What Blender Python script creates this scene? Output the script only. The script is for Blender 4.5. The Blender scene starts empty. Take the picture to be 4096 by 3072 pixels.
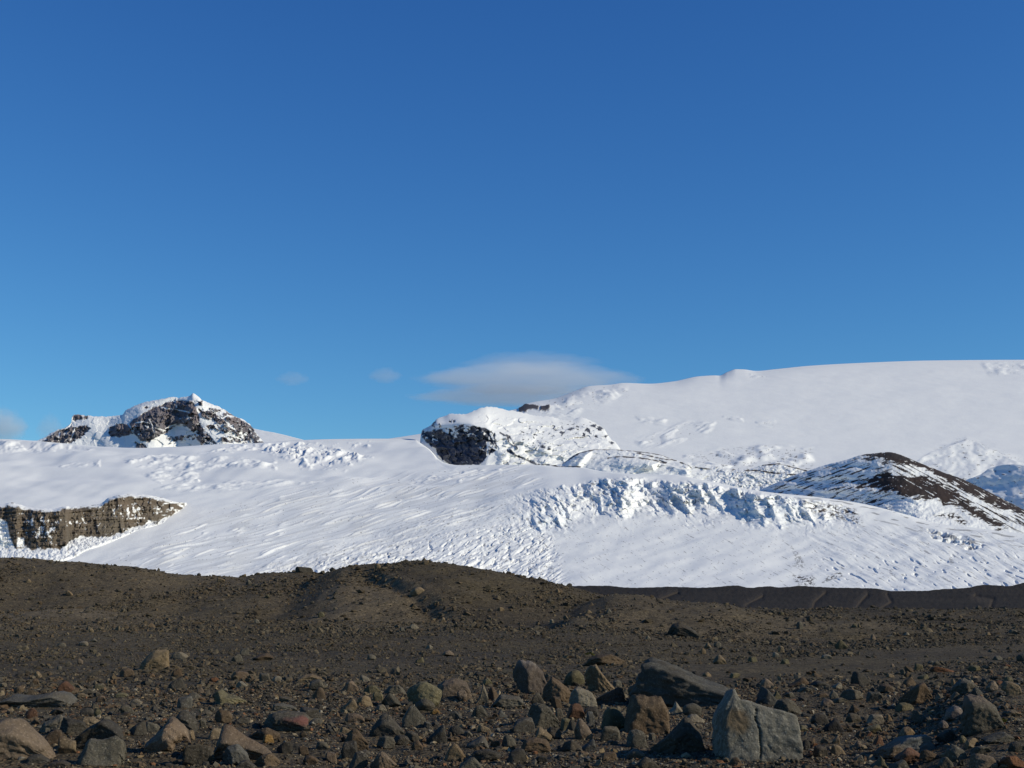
import bpy, bmesh, math, random
import numpy as np
from mathutils import Vector

# ----------------------------------------------------------------------------
# scene, camera
# ----------------------------------------------------------------------------
sc = bpy.context.scene
COL = sc.collection
F = 1407.0                    # focal length in pixels of a 1024 x 768 frame (about 40 degrees wide)
CAMZ = 1.6
YH = 605.0                    # image row of the horizon
PITCH = math.atan((YH - 384.0) / F)
CP, SP = math.cos(PITCH), math.sin(PITCH)

cam_d = bpy.data.cameras.new('camera')
cam = bpy.data.objects.new('camera', cam_d)
COL.objects.link(cam)
cam.location = (0, 0, CAMZ)
cam.rotation_euler = (math.pi / 2 + PITCH, 0, 0)
cam_d.sensor_width = 36.0
cam_d.lens = 36.0 * F / 1024.0
cam_d.clip_start = 0.1
cam_d.clip_end = 120000.0
sc.camera = cam


def xr_(u, y):
    return ((u - 512.0) / F) / (CP - (384.0 - y) / F * SP)


def zr_(y):
    yc = (384.0 - y) / F
    return (SP + yc * CP) / (CP - yc * SP)


def unproj(u, y, D):
    return np.stack([xr_(u, y) * D, D + 0 * u, CAMZ + zr_(y) * D], -1)


def px_of(x, y, z):
    """image column and row of a world point"""
    dz = z - CAMZ
    fw = y * CP + dz * SP
    up = -y * SP + dz * CP
    return 512 + F * x / fw, 384 - F * up / fw


# ----------------------------------------------------------------------------
# numpy noise
# ----------------------------------------------------------------------------
_rs = np.random.RandomState(7)
_perm = _rs.permutation(4096).astype(np.int64)
_perm = np.concatenate([_perm, _perm])
_ang = _rs.rand(4096) * 2 * np.pi
_gx, _gy = np.cos(_ang), np.sin(_ang)
_g3 = _rs.randn(4096, 3)
_g3 /= np.linalg.norm(_g3, axis=1)[:, None]


def perlin(x, y, seed=0):
    x = np.asarray(x, float); y = np.asarray(y, float)
    xi = np.floor(x).astype(np.int64); yi = np.floor(y).astype(np.int64)
    xf = x - xi; yf = y - yi
    uu = xf * xf * xf * (xf * (xf * 6 - 15) + 10)
    vv = yf * yf * yf * (yf * (yf * 6 - 15) + 10)

    def g(ix, iy, dx, dy):
        h = _perm[(_perm[(ix + seed * 131) & 4095] + iy) & 4095]
        return _gx[h] * dx + _gy[h] * dy
    a = g(xi, yi, xf, yf); b = g(xi + 1, yi, xf - 1, yf)
    c = g(xi, yi + 1, xf, yf - 1); d = g(xi + 1, yi + 1, xf - 1, yf - 1)
    ab = a + (b - a) * uu
    cd = c + (d - c) * uu
    return (ab + (cd - ab) * vv) * 1.5


def fbm(x, y, seed=0, octv=4, gain=0.5):
    s = 0; a = 1.0; t = 0
    for k in range(octv):
        s = s + a * perlin(x, y, seed + k); t += a
        a *= gain; x = x * 2.03; y = y * 2.03
    return s / t * 1.4


def ridged(x, y, seed=0, octv=4, gain=0.5):
    s = 0; a = 1.0; t = 0
    for k in range(octv):
        s = s + a * (1 - np.abs(perlin(x, y, seed + k)) * 1.6); t += a
        a *= gain; x = x * 2.07; y = y * 2.07
    return s / t


def facets(x, y, seed=0, warp=0.25):
    """broken planes: every cell is a tilted plane; returns height, tilt in x, tilt in y, a random number per cell"""
    x = x + warp * perlin(x * 1.3, y * 1.3, seed + 71); y = y + warp * perlin(x * 1.3 + 9, y * 1.3 + 4, seed + 72)
    xi = np.floor(x).astype(np.int64); yi = np.floor(y).astype(np.int64)
    bd = np.full(x.shape, 1e9); out = [np.zeros(x.shape) for _ in range(4)]
    for i in (-1, 0, 1):
        for j in (-1, 0, 1):
            h = _perm[(_perm[(xi + i + seed * 131) & 4095] + yi + j) & 4095]
            h2 = _perm[h]; h3 = _perm[h2]; h4 = _perm[h3]; h5 = _perm[h4]
            px, py = xi + i + h / 4096.0, yi + j + h2 / 4096.0
            d = (x - px) ** 2 + (y - py) ** 2
            m = d < bd
            gx, gy, of = h3 / 2048.0 - 1, h4 / 2048.0 - 1, h5 / 2048.0 - 1
            hh = 0.45 * of + 0.9 * (gx * (x - px) + gy * (y - py))
            for o_, v_ in zip(out, (hh, gx, gy, of)):
                o_[m] = v_[m]
            bd = np.minimum(bd, d)
    return out


def perlin3(p, seed=0):
    pi = np.floor(p).astype(np.int64); pf = p - pi
    w = pf * pf * pf * (pf * (pf * 6 - 15) + 10)
    out = 0
    for dx in (0, 1):
        for dy in (0, 1):
            for dz in (0, 1):
                h = _perm[(_perm[(_perm[(pi[:, 0] + dx + seed * 131) & 4095] + pi[:, 1] + dy) & 4095] + pi[:, 2] + dz) & 4095]
                g = _g3[h]
                v = g[:, 0] * (pf[:, 0] - dx) + g[:, 1] * (pf[:, 1] - dy) + g[:, 2] * (pf[:, 2] - dz)
                v = v * (w[:, 0] if dx else 1 - w[:, 0]) * (w[:, 1] if dy else 1 - w[:, 1]) * (w[:, 2] if dz else 1 - w[:, 2])
                out = out + v
    return out * 1.5


def fbm3(p, seed=0, octv=4, gain=0.5):
    s = 0; a = 1.0
    for k in range(octv):
        s = s + a * perlin3(p, seed + k); a *= gain; p = p * 2.03
    return s


def sstep(a, b, x):
    t = np.clip((x - a) / (b - a), 0, 1)
    return t * t * (3 - 2 * t)


def curve(pts):
    xs = np.array([p[0] for p in pts], float); ys = np.array([p[1] for p in pts], float)
    h = np.diff(xs); dl = np.diff(ys) / h
    m = np.zeros(len(xs)); m[0], m[-1] = dl[0], dl[-1]
    for i in range(1, len(xs) - 1):
        if dl[i - 1] * dl[i] > 0:
            w1, w2 = 2 * h[i] + h[i - 1], h[i] + 2 * h[i - 1]
            m[i] = (w1 + w2) / (w1 / dl[i - 1] + w2 / dl[i])

    def ev(u):
        u = np.clip(np.asarray(u, float), xs[0], xs[-1])
        k = np.clip(np.searchsorted(xs, u) - 1, 0, len(xs) - 2)
        t = (u - xs[k]) / h[k]
        return (1 + 2 * t) * (1 - t) ** 2 * ys[k] + t * (1 - t) ** 2 * h[k] * m[k] + t * t * (3 - 2 * t) * ys[k + 1] + t * t * (t - 1) * h[k] * m[k + 1]
    return ev


def poly_sd(u, v, poly):
    """signed distance (pixels) to a polygon, positive inside"""
    P = np.array(poly, float)
    n = len(P)
    inside = np.zeros(u.shape, bool)
    best = np.full(u.shape, 1e18)
    for i in range(n):
        x1, y1 = P[i]; x2, y2 = P[(i + 1) % n]
        dx, dy = x2 - x1, y2 - y1
        t = np.clip(((u - x1) * dx + (v - y1) * dy) / (dx * dx + dy * dy + 1e-12), 0, 1)
        best = np.minimum(best, (u - x1 - t * dx) ** 2 + (v - y1 - t * dy) ** 2)
        c = ((y1 > v) != (y2 > v)) & (u < dx * (v - y1) / (dy if dy else 1e-12) + x1)
        inside ^= c
    d = np.sqrt(best)
    return np.where(inside, d, -d)


def line_d(u, v, pts):
    best = np.full(u.shape, 1e18)
    for (x1, y1), (x2, y2) in zip(pts[:-1], pts[1:]):
        dx, dy = x2 - x1, y2 - y1
        t = np.clip(((u - x1) * dx + (v - y1) * dy) / (dx * dx + dy * dy + 1e-12), 0, 1)
        best = np.minimum(best, (u - x1 - t * dx) ** 2 + (v - y1 - t * dy) ** 2)
    return np.sqrt(best)


# ----------------------------------------------------------------------------
# mesh building
# ----------------------------------------------------------------------------
def mesh_obj(name, co, faces, mat, smooth=True, attrs=None, colors=None):
    me = bpy.data.meshes.new(name)
    co = np.asarray(co, np.float32).reshape(-1, 3)
    faces = np.asarray(faces, np.int32)
    nf, k = faces.shape
    me.vertices.add(len(co))
    me.vertices.foreach_set('co', co.ravel())
    me.loops.add(nf * k)
    me.loops.foreach_set('vertex_index', faces.ravel())
    me.polygons.add(nf)
    me.polygons.foreach_set('loop_start', np.arange(0, nf * k, k, dtype=np.int32))
    me.polygons.foreach_set('use_smooth', np.full(nf, bool(smooth)))
    me.update(calc_edges=True)
    for an, av in (attrs or {}).items():
        a = me.attributes.new(an, 'FLOAT', 'POINT')
        a.data.foreach_set('value', np.asarray(av, np.float32).ravel())
    if colors is not None:
        a = me.attributes.new('tint', 'FLOAT_COLOR', 'POINT')
        a.data.foreach_set('color', np.asarray(colors, np.float32).ravel())
    me.materials.append(mat)
    o = bpy.data.objects.new(name, me)
    COL.objects.link(o)
    return o


def grid_faces(nv, nu):
    i = np.arange(nv * nu).reshape(nv, nu)
    return np.stack([i[:-1, :-1], i[:-1, 1:], i[1:, 1:], i[1:, :-1]], -1).reshape(-1, 4)


def tag(o, label, cat=None, group=None, kind=None):
    o['label'] = label
    if cat: o['category'] = cat
    if group: o['group'] = group
    if kind: o['kind'] = kind
    return o


# ----------------------------------------------------------------------------
# materials
# ----------------------------------------------------------------------------
class NT:
    def __init__(self, name):
        self.m = bpy.data.materials.new(name)
        self.m.use_nodes = True
        self.t = self.m.node_tree
        self.t.nodes.clear()

    def n(self, typ, **kw):
        nd = self.t.nodes.new(typ)
        for k, v in kw.items():
            if k.startswith('i_'):
                key = k[2:]
                key = int(key) if key.isdigit() else key.replace('_', ' ')
                nd.inputs[key].default_value = v
            else:
                setattr(nd, k, v)
        return nd

    def l(self, a, b):
        self.t.links.new(a, b)

    def noise(self, vec, scale, detail=4, rough=0.55):
        nd = self.n('ShaderNodeTexNoise', i_Scale=scale, i_Detail=detail, i_Roughness=rough)
        self.l(vec, nd.inputs['Vector'])
        return nd.outputs['Fac']

    def ramp(self, fac, stops):
        nd = self.n('ShaderNodeValToRGB')
        cr = nd.color_ramp
        while len(cr.elements) > len(stops): cr.elements.remove(cr.elements[-1])
        while len(cr.elements) < len(stops): cr.elements.new(0.5)
        for e, (p, c) in zip(cr.elements, stops):
            e.position = p
            e.color = (*c, 1) if not np.isscalar(c) else (c, c, c, 1)
        self.l(fac, nd.inputs[0])
        return nd.outputs[0]

    def mix(self, fac, a, b, blend='MIX'):
        nd = self.n('ShaderNodeMix', data_type='RGBA', blend_type=blend)
        for sock, v in ((nd.inputs[0], fac), (nd.inputs[6], a), (nd.inputs[7], b)):
            if hasattr(v, 'is_linked') or hasattr(v, 'links'):
                self.l(v, sock)
            else:
                sock.default_value = v if (np.isscalar(v) or len(v) == 4) else (*v, 1)
        return nd.outputs[2]

    def math(self, op, a, b=0.0, clamp=False):
        nd = self.n('ShaderNodeMath', operation=op, use_clamp=clamp)
        for sock, v in ((nd.inputs[0], a), (nd.inputs[1], b)):
            if np.isscalar(v): sock.default_value = v
            else: self.l(v, sock)
        return nd.outputs[0]

    def bump(self, h, strength, dist, prev=None):
        nd = self.n('ShaderNodeBump', i_Strength=strength, i_Distance=dist)
        self.l(h, nd.inputs['Height'])
        if prev is not None: self.l(prev, nd.inputs['Normal'])
        return nd.outputs[0]

    def out(self, color, normal=None, rough=0.95, spec=0.1):
        b = self.n('ShaderNodeBsdfPrincipled', i_Roughness=rough)
        b.inputs['Specular IOR Level'].default_value = spec
        self.l(color, b.inputs['Base Color'])
        if normal is not None: self.l(normal, b.inputs['Normal'])
        o = self.n('ShaderNodeOutputMaterial')
        self.l(b.outputs[0], o.inputs[0])
        return self.m


SNOW = (0.83, 0.82, 0.785)


def terrain_mat(name, rock_a, rock_b, scale, dirt_shade=(0.16, 0.15, 0.14), snow=SNOW, ice=None, warm=0.6):
    """snow with bare rock where the mesh attribute 'rock' says so, and thin grime and painted crevice shade where 'dirt' does"""
    t = NT(name)
    vec = t.n('ShaderNodeTexCoord').outputs['Object']
    rk = t.n('ShaderNodeAttribute', attribute_name='rock').outputs['Fac']
    dt = t.n('ShaderNodeAttribute', attribute_name='dirt_shade').outputs['Fac']
    n1 = t.noise(vec, scale, 6, 0.65)
    n2 = t.noise(vec, scale * 0.22, 3, 0.5)
    rc = t.mix(t.ramp(n1, [(0.3, 0.0), (0.7, 1.0)]), rock_a, rock_b)
    rc = t.mix(t.math('MULTIPLY', t.ramp(n2, [(0.35, 0.0), (0.65, 1.0)]), warm), rc,
               (rock_b[0] * 1.15, rock_b[1] * 0.92, rock_b[2] * 0.82))
    nsn = t.noise(vec, scale * 0.12, 4, 0.6)
    s = t.mix(t.ramp(nsn, [(0.3, 0.0), (0.7, 1.0)]), (snow[0] * 0.96, snow[1] * 0.965, snow[2] * 0.975), snow)
    if ice:
        ic = t.n('ShaderNodeAttribute', attribute_name='ice').outputs['Fac']
        s = t.mix(ic, s, ice)
    s = t.mix(dt, s, dirt_shade)
    c = t.mix(rk, s, rc)
    nb = t.noise(vec, scale * 1.7, 5, 0.6)
    return t.out(c, t.bump(nb, 0.35, 0.5 / scale * 0.25), 0.9, 0.15)


# ----------------------------------------------------------------------------
# far terrain: sheets of real distance and relief
# ----------------------------------------------------------------------------
def sheet(name, us, yb, yt, D0, rate, mat, nv, fn=None, back=None, rowpow=1.0, skirt=True):
    """A terrain sheet seen between two rows of the picture, built at its true distance.
    us: columns; yb(u), yt(u): foot and crest rows; D0(u): distance of the foot; rate(U,Y): metres of distance per row;
    fn(U,Y,D) -> dict(up=metres, near=metres, rock=0..1, dirt=0..1, ice=0..1); the sheet goes on down behind the crest."""
    nu = len(us)
    t = np.linspace(0, 1, nv)[:, None] ** rowpow
    U = np.broadcast_to(us[None, :], (nv, nu)).copy()
    Y = yb(us)[None, :] + (yt(us) - yb(us))[None, :] * t
    dy = -np.diff(Y, axis=0)
    R = rate(U, Y)
    D = np.empty_like(Y)
    D[0] = D0(us)
    D[1:] = D[0] + np.cumsum(0.5 * (R[1:] + R[:-1]) * dy, axis=0)
    r = fn(U, Y, D) if fn else {}
    P = unproj(U, Y, D - r.get('near', 0))
    P[..., 2] += r.get('up', 0)
    attrs = {k: np.broadcast_to(r.get(k, 0.0), Y.shape).copy() for k in ('rock', 'dirt_shade', 'ice')}
    rows = [P]
    if skirt:
        f = P[0].copy(); f[:, 2] -= 60 + 0.02 * D[0]; f[:, 1] += 10
        rows.insert(0, f[None])
        attrs = {k: np.concatenate([a[:1], a]) for k, a in attrs.items()}
    if back:
        for d_, z_ in back:
            b = P[-1].copy()
            b[:, 0] *= (b[:, 1] + d_) / b[:, 1]
            b[:, 2] -= z_
            b[:, 1] += d_
            rows.append(b[None])
            attrs = {k: np.concatenate([a, a[-1:]]) for k, a in attrs.items()}
    P = np.concatenate(rows)
    o = mesh_obj(name, P, grid_faces(P.shape[0], nu), mat, True, attrs)
    return o


def crop(x0, y0, s, pts):
    return [(x0 + a / s, y0 + b / s) for a, b in pts]


K1 = lambda p: crop(0, 375, 8.044, p)
K2 = lambda p: crop(250, 375, 8.044, p)
K3 = lambda p: crop(500, 337.5, 8.044, p)
K4 = lambda p: crop(749, 350, 6.636, p)


def rough_mask(sd, U, Y, amp, sx, sy, seed, soft=0.5):
    return sstep(-soft, soft, sd + amp * fbm(U / sx, Y / sy, seed, 4, 0.6))


# ---- ice dome, right -------------------------------------------------------
dome_top = curve([(380, 440)] + [(430, 432), (500, 412.5), (518, 408.4), (524.9, 404.6), (529.8, 402.8), (554.7, 398.4), (574.6, 391), (589.5, 386), (609.4, 384.7),
                  (624.3, 382.9), (649.2, 383.7), (674, 381.3), (698.9, 376.3), (715, 375.4), (719, 375.6), (727.5, 371.9), (736.2, 369.2),
                  (743.7, 369.4), (756, 370.9), (775, 369.2), (809, 365.8), (869.6, 362.5), (929.8, 360.5), (1024, 359.8), (1200, 362)])


def dome_fn(U, Y, D):
    px = D / F
    top = dome_top(U)
    fade = sstep(0, 10, Y - top)
    up = 0.45 * fbm(U / 70, Y / 14, 3, 2) * fade
    def zone(poly, w): return sstep(-w, w, poly_sd(U, Y, poly))
    # wind-carved bumps and ridges
    up = up + 0.5 * fbm((U + 1.5 * Y) / 90, (Y - 0.1 * U) / 26, 25, 3, 0.45) * fade + 0.10 * fbm(U / 14, (Y - 0.06 * U) / 2.5, 27, 2) * fade
    z1 = zone(K3([(1100, 830), (1500, 680), (1720, 690), (1690, 760), (1400, 860), (1150, 880)]), 4)
    up = up + z1 * 2.2 * np.maximum(0, fbm((U - Y) / 30, (Y + 0.3 * U) / 6, 11, 3, 0.45) + 0.2)
    z2 = zone(K3([(1100, 640), (1330, 640), (1330, 700), (1100, 690)]), 3) + zone(K3([(1800, 640), (1950, 635), (1950, 675), (1800, 670)]), 2) \
        + zone(K3([(2060, 680), (2212, 670), (2212, 720), (2070, 715)]), 2) + zone(K4([(10, 160), (130, 160), (130, 190), (10, 185)]), 2) \
        + zone(K4([(1550, 90), (1825, 80), (1900, 150), (1600, 170)]), 3)
    up = up + np.clip(z2, 0, 1) * 1.5 * np.maximum(0, fbm(U / 18, Y / 4.5, 21, 3, 0.4) + 0.22)
    z3 = zone(K3([(300, 470), (620, 380), (1020, 380), (1020, 470), (700, 560), (560, 640), (330, 600)]), 4)
    up = up + z3 * 2.8 * np.maximum(0, fbm(U / 20, Y / 6, 31, 3, 0.45) + 0.1) * fade
    # hummocks along the foot
    z4 = zone(K3([(1500, 960), (1800, 900), (2212, 880), (2500, 900), (2500, 1100), (1700, 1060)]), 5)
    up = up + z4 * 4.5 * np.maximum(0, fbm(U / 30, Y / 8, 41, 3, 0.45) + 0.15)
    z5 = zone(K4([(1250, 660), (1440, 590), (1620, 660), (1825, 740), (2200, 800), (2200, 860), (1500, 850), (1100, 780)]), 5)
    up = up + z5 * 3.0 * np.maximum(0, fbm(U / 34, Y / 9, 51, 3, 0.45) + 0.1)
    sd = np.maximum(poly_sd(U, Y, K3([(150, 570), (200, 535), (310, 545), (310, 580), (240, 575), (200, 598), (150, 600)])),
                    poly_sd(U, Y, K3([(325, 560), (400, 553), (400, 588), (320, 592)])))
    rock = rough_mask(sd, U, Y, 1.2, 4, 3, 61)
    up = up + 0.8 * rock
    specks = (fbm(U / 2.2, Y / 1.4, 71, 3) > 0.62) * np.clip(z3 * 0.7 + z1 * 0.5 + z4 * 0.7 + z5 * 0.8 + z2 * 0.4, 0, 1)
    sp2 = (fbm(U / 6.0, Y / 1.5, 75, 3) > 0.5) * np.clip(z4 + z5, 0, 1)
    rock = np.maximum(rock, np.maximum(specks, sp2 * 0.8))
    return dict(up=up * px, rock=rock)


M_dome = terrain_mat('dome_snow', (0.05, 0.05, 0.06), (0.1, 0.095, 0.1), 0.05)
o = sheet('ice_cap', np.concatenate([np.arange(380, 1050, 0.8), np.arange(1050, 1520, 3.0)]), lambda u: 505 + 0 * u, dome_top, lambda u: 4700 + 0 * u,
          lambda U, Y: 24 + 30 * sstep(430, 365, Y) + 130 * np.exp(-np.maximum(0, Y - dome_top(U)) / 3.5),
          M_dome, 300, dome_fn, [(200, 2), (900, 60), (3000, 700)])
tag(o, 'broad smooth white ice dome filling the upper right under the blue sky', 'snow dome', kind='structure')

# ---- far snow shoulder behind the left peak and far blue hill -----------------
M_far = terrain_mat('far_snow', (0.06, 0.06, 0.07), (0.1, 0.1, 0.11), 0.03)
o = sheet('snow_slope', np.arange(225, 320, 1.0), lambda u: 455 + 0 * u, curve([(225, 418), (253, 428.5), (275, 432.8), (303.5, 439.9), (320, 445)]),
          lambda u: 8600 + 0 * u, lambda U, Y: 60 + 0 * Y, M_far, 50,
          lambda U, Y, D: dict(up=0.3 * fbm(U / 20, Y / 6, 5, 3) * D / F), [(300, 40), (900, 500)])
tag(o, 'far plain snow slope running down right behind the rocky peak', 'snow slope', kind='structure')
o = sheet('far_hill', np.arange(392, 440, 0.8), lambda u: 452 + 0 * u, curve([(392, 441.5), (404, 438.6), (412, 437.2), (420, 437), (430, 438), (440, 442)]),
          lambda u: 8800 + 0 * u, lambda U, Y: 20 + 0 * Y, terrain_mat('far_hill_rock', (0.05, 0.055, 0.07), (0.08, 0.085, 0.1), 0.03), 30,
          lambda U, Y, D: dict(up=0.3 * fbm(U / 8, Y / 6, 6, 3) * D / F, rock=1.0), [(200, 60), (500, 400)])
tag(o, 'distant bluish dark hill showing just left of the black outcrop', 'hill', kind='structure')

# ---- left rocky peak ----------------------------------------------------------
peak_top = curve([(10, 447), (30, 442)] + [(41, 439), (53.5, 431.6), (71.5, 421.6), (72, 416.5), (77, 414.5), (85.8, 415.4), (99.5, 416.5), (121.8, 415), (125.6, 410.6),
                  (136.7, 405), (148, 401.4), (165.3, 398.4), (172, 396.8), (176, 397.2), (178, 398.2), (180, 397.6), (185, 396.8), (190, 395.7), (192.7, 393.3), (197.7, 396),
                  (201.4, 399.4), (211.3, 403.8), (222.5, 408.4), (228.7, 412.5), (236.2, 416.8), (245, 420.6), (252.4, 427.4), (257.3, 434.2), (263.5, 442.1), (272, 449)])
PA = K1([(870, 430), (940, 395), (1030, 395), (1080, 350), (1240, 260), (1390, 205), (1550, 210), (1590, 280), (1600, 380), (1560, 470), (1500, 410), (1430, 400), (1400, 420),
         (1310, 480), (1250, 500), (1200, 540), (1130, 530), (1080, 470), (960, 500), (880, 490)])
PB = K1([(1590, 255), (1800, 280), (1900, 335), (2030, 420), (2120, 545), (1960, 550), (1900, 480), (1750, 390), (1620, 330)])
PC = K1([(1600, 380), (1640, 430), (1740, 555), (1620, 560), (1560, 480)])
PD = K1([(1750, 380), (1870, 450), (1960, 545), (1780, 540), (1650, 420)])
PE = K1([(1090, 540), (1160, 555), (1190, 590), (1090, 590)])
PF = K1([(320, 540), (450, 455), (560, 420), (700, 400), (725, 430), (680, 480), (570, 550), (430, 555)])
PG = K1([(575, 335), (610, 315), (650, 320), (672, 350), (600, 372)])
PH = K1([(675, 322), (706, 328), (702, 355), (680, 352)])
PI_ = K1([(1330, 500), (1560, 480), (1570, 520), (1350, 548)])
PJ = K1([(1140, 262), (1170, 250), (1200, 256), (1180, 272)])
PK = K1([(1590, 220), (1625, 210), (1630, 245), (1600, 245)])


PSN = [K1([(1585, 270), (1620, 380), (1700, 470), (1780, 540)]), K1([(1300, 262), (1400, 275), (1520, 300)]), K1([(1200, 360), (1230, 420), (1250, 490)]), K1([(1090, 385), (1150, 375), (1210, 390)]),
       K1([(1640, 300), (1720, 370), (1850, 470), (1960, 530)]), K1([(1700, 280), (1800, 350), (1900, 450)]), K1([(1410, 215), (1420, 260)]), K1([(1035, 400), (1080, 480)]), K1([(1330, 430), (1420, 395), (1480, 400), (1540, 450)]),
       K1([(1250, 420), (1330, 450)]), K1([(480, 460), (470, 530)]), K1([(600, 430), (570, 520)])]


def peak_fn(U, Y, D):
    px = D / F
    top = peak_top(U)
    rock = 0
    f1 = facets((U + 0.3 * Y) / 9.0, (Y - 0.25 * U) / 7.0, 86)
    f2 = facets((U + 0.35 * Y) / 4.0, (Y - 0.25 * U) / 3.0, 87)
    pat = 0.28 * f1[2] + 0.32 * f2[2] + 0.45 * fbm((U + 0.35 * Y) / 4.2, (Y - 0.3 * U) / 2.4, 85, 3, 0.7)
    for poly, cut in ((PA, 0.58), (PB, 0.12), (PC, 0.35), (PD, -0.12), (PE, 0.7), (PF, 0.3), (PG, 0.8), (PH, 0.6), (PI_, -0.08), (PJ, 0.5), (PK, 0.4)):
        ins = rough_mask(poly_sd(U, Y, poly), U, Y, 1.6, 5, 4, 81, 0.6)
        rock = np.maximum(rock, ins * sstep(-0.1, 0.12, cut - pat))
    for ln in PSN:
        rock = rock * sstep(0.1, 0.9, line_d(U, Y, ln) + 0.7 * fbm(U / 4, Y / 4, 89, 3))
    fade = sstep(0, 4, Y - top)
    # buttresses and gullies
    ua = np.interp(Y, [393, 407, 418, 428, 443, 462], [194, 198, 200.5, 205, 216, 226])
    fold = -(np.hypot(np.maximum(0, ua - U), 6) - 6) * 0.75 - (np.hypot(np.maximum(0, U - ua), 5) - 5) * 0.45
    ub = np.interp(Y, [400, 412, 425, 445], [166, 158, 150, 140])
    fold = np.maximum(fold, -(np.hypot(np.maximum(0, ub - U), 8) - 8) * 0.7 - (np.hypot(np.maximum(0, U - ub), 6) - 6) * 0.5 - 9)
    rel = ridged(U / 17 + 0.3 * fbm(U / 9, Y / 9, 91, 2), Y / 40, 92, 4, 0.55) - 0.5
    soft = fbm(U / 45, Y / 40, 95, 2)
    near = px * (rock * (6.0 * rel + 7.0 * f1[0] + 3.0 * f2[0] + 1.5 * fbm(U / 3, Y / 3, 97, 2, 0.6)) + (1 - rock) * 1.2 * f1[0] + 8 * soft) * fade + px * np.maximum(fold, -34)
    # the cliff stands out of its snow apron
    near = near + px * 6 * sstep(-1, 5, poly_sd(U, Y, PA)) * fade
    up = 0.25 * px * fbm(U / 3, Y / 3, 99, 2) * sstep(0, 1.0, Y - top + 0.6)
    return dict(near=near, rock=rock, up=up)


M_peak = terrain_mat('peak_rock', (0.095, 0.094, 0.108), (0.200, 0.182, 0.186), 0.02, warm=0.35)
o = sheet('mountain_peak', np.arange(10, 272, 0.5), lambda u: 462 + 0 * u, lambda u: peak_top(u) + 0.9 * fbm(u / 4.0, u * 0, 79, 3, 0.6) * sstep(393, 400, peak_top(u)), lambda u: 6900 + 0 * u,
          lambda U, Y: 6.0 + 14 * np.exp(-np.maximum(0, Y - peak_top(U)) / 3.0), M_peak, 190, peak_fn, [(60, 30), (300, 300), (800, 900)])
tag(o, 'jagged dark rock mountain peak streaked with snow at far left', 'mountain', kind='structure')

# ---- black outcrop, middle -------------------------------------------------------
oc_top = curve([(412, 470), (419, 452), (421, 434), (421.8, 431.4), (424, 429), (431.5, 424.7), (437.7, 418.2), (443, 416.9), (450, 413.8), (464, 414.2), (474, 410.8), (482.5, 407.3),
                (491, 406.7), (506, 409.8), (519.8, 411.9), (535, 415.5), (551, 416.5), (560, 419.5), (572, 420), (581, 417.4), (590, 420.5), (598, 424.5), (604, 429), (609, 437), (617, 444), (623, 453), (631, 459), (640, 472)])
oc_rt = curve([(412, 440), (421, 432), (430, 427), (444, 427), (461, 424), (485, 428), (492, 432), (510, 438), (540, 446), (600, 455), (655, 470)])
OC = K2([(1375, 455), (1395, 432), (1440, 425), (1500, 440), (1560, 430), (1700, 398), (1890, 425), (1930, 450), (1900, 560), (1905, 660), (1850, 718), (1640, 728), (1540, 680),
         (1490, 590), (1420, 540), (1385, 500)])
OC2 = K2([(1450, 400), (1510, 342), (1660, 358), (1640, 385), (1550, 375), (1540, 420), (1480, 430)])
OC3 = K2([(1880, 425), (1970, 460), (1985, 600), (1920, 640), (1900, 540)])
OCL = [K2([(1960, 480), (1985, 590)]), K2([(2060, 480), (2110, 530), (2150, 600)]), K2([(2070, 610), (2140, 650), (2300, 720), (2420, 780)]),
       K3([(0, 770), (60, 800), (70, 840), (130, 890)]), K3([(80, 910), (130, 945), (220, 990), (290, 1020)]), K3([(310, 1020), (400, 1025)])]


def oc_ridge(Y):
    return np.interp(Y, [405, 425, 440, 455, 470], [446, 474, 490, 489, 484])


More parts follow.
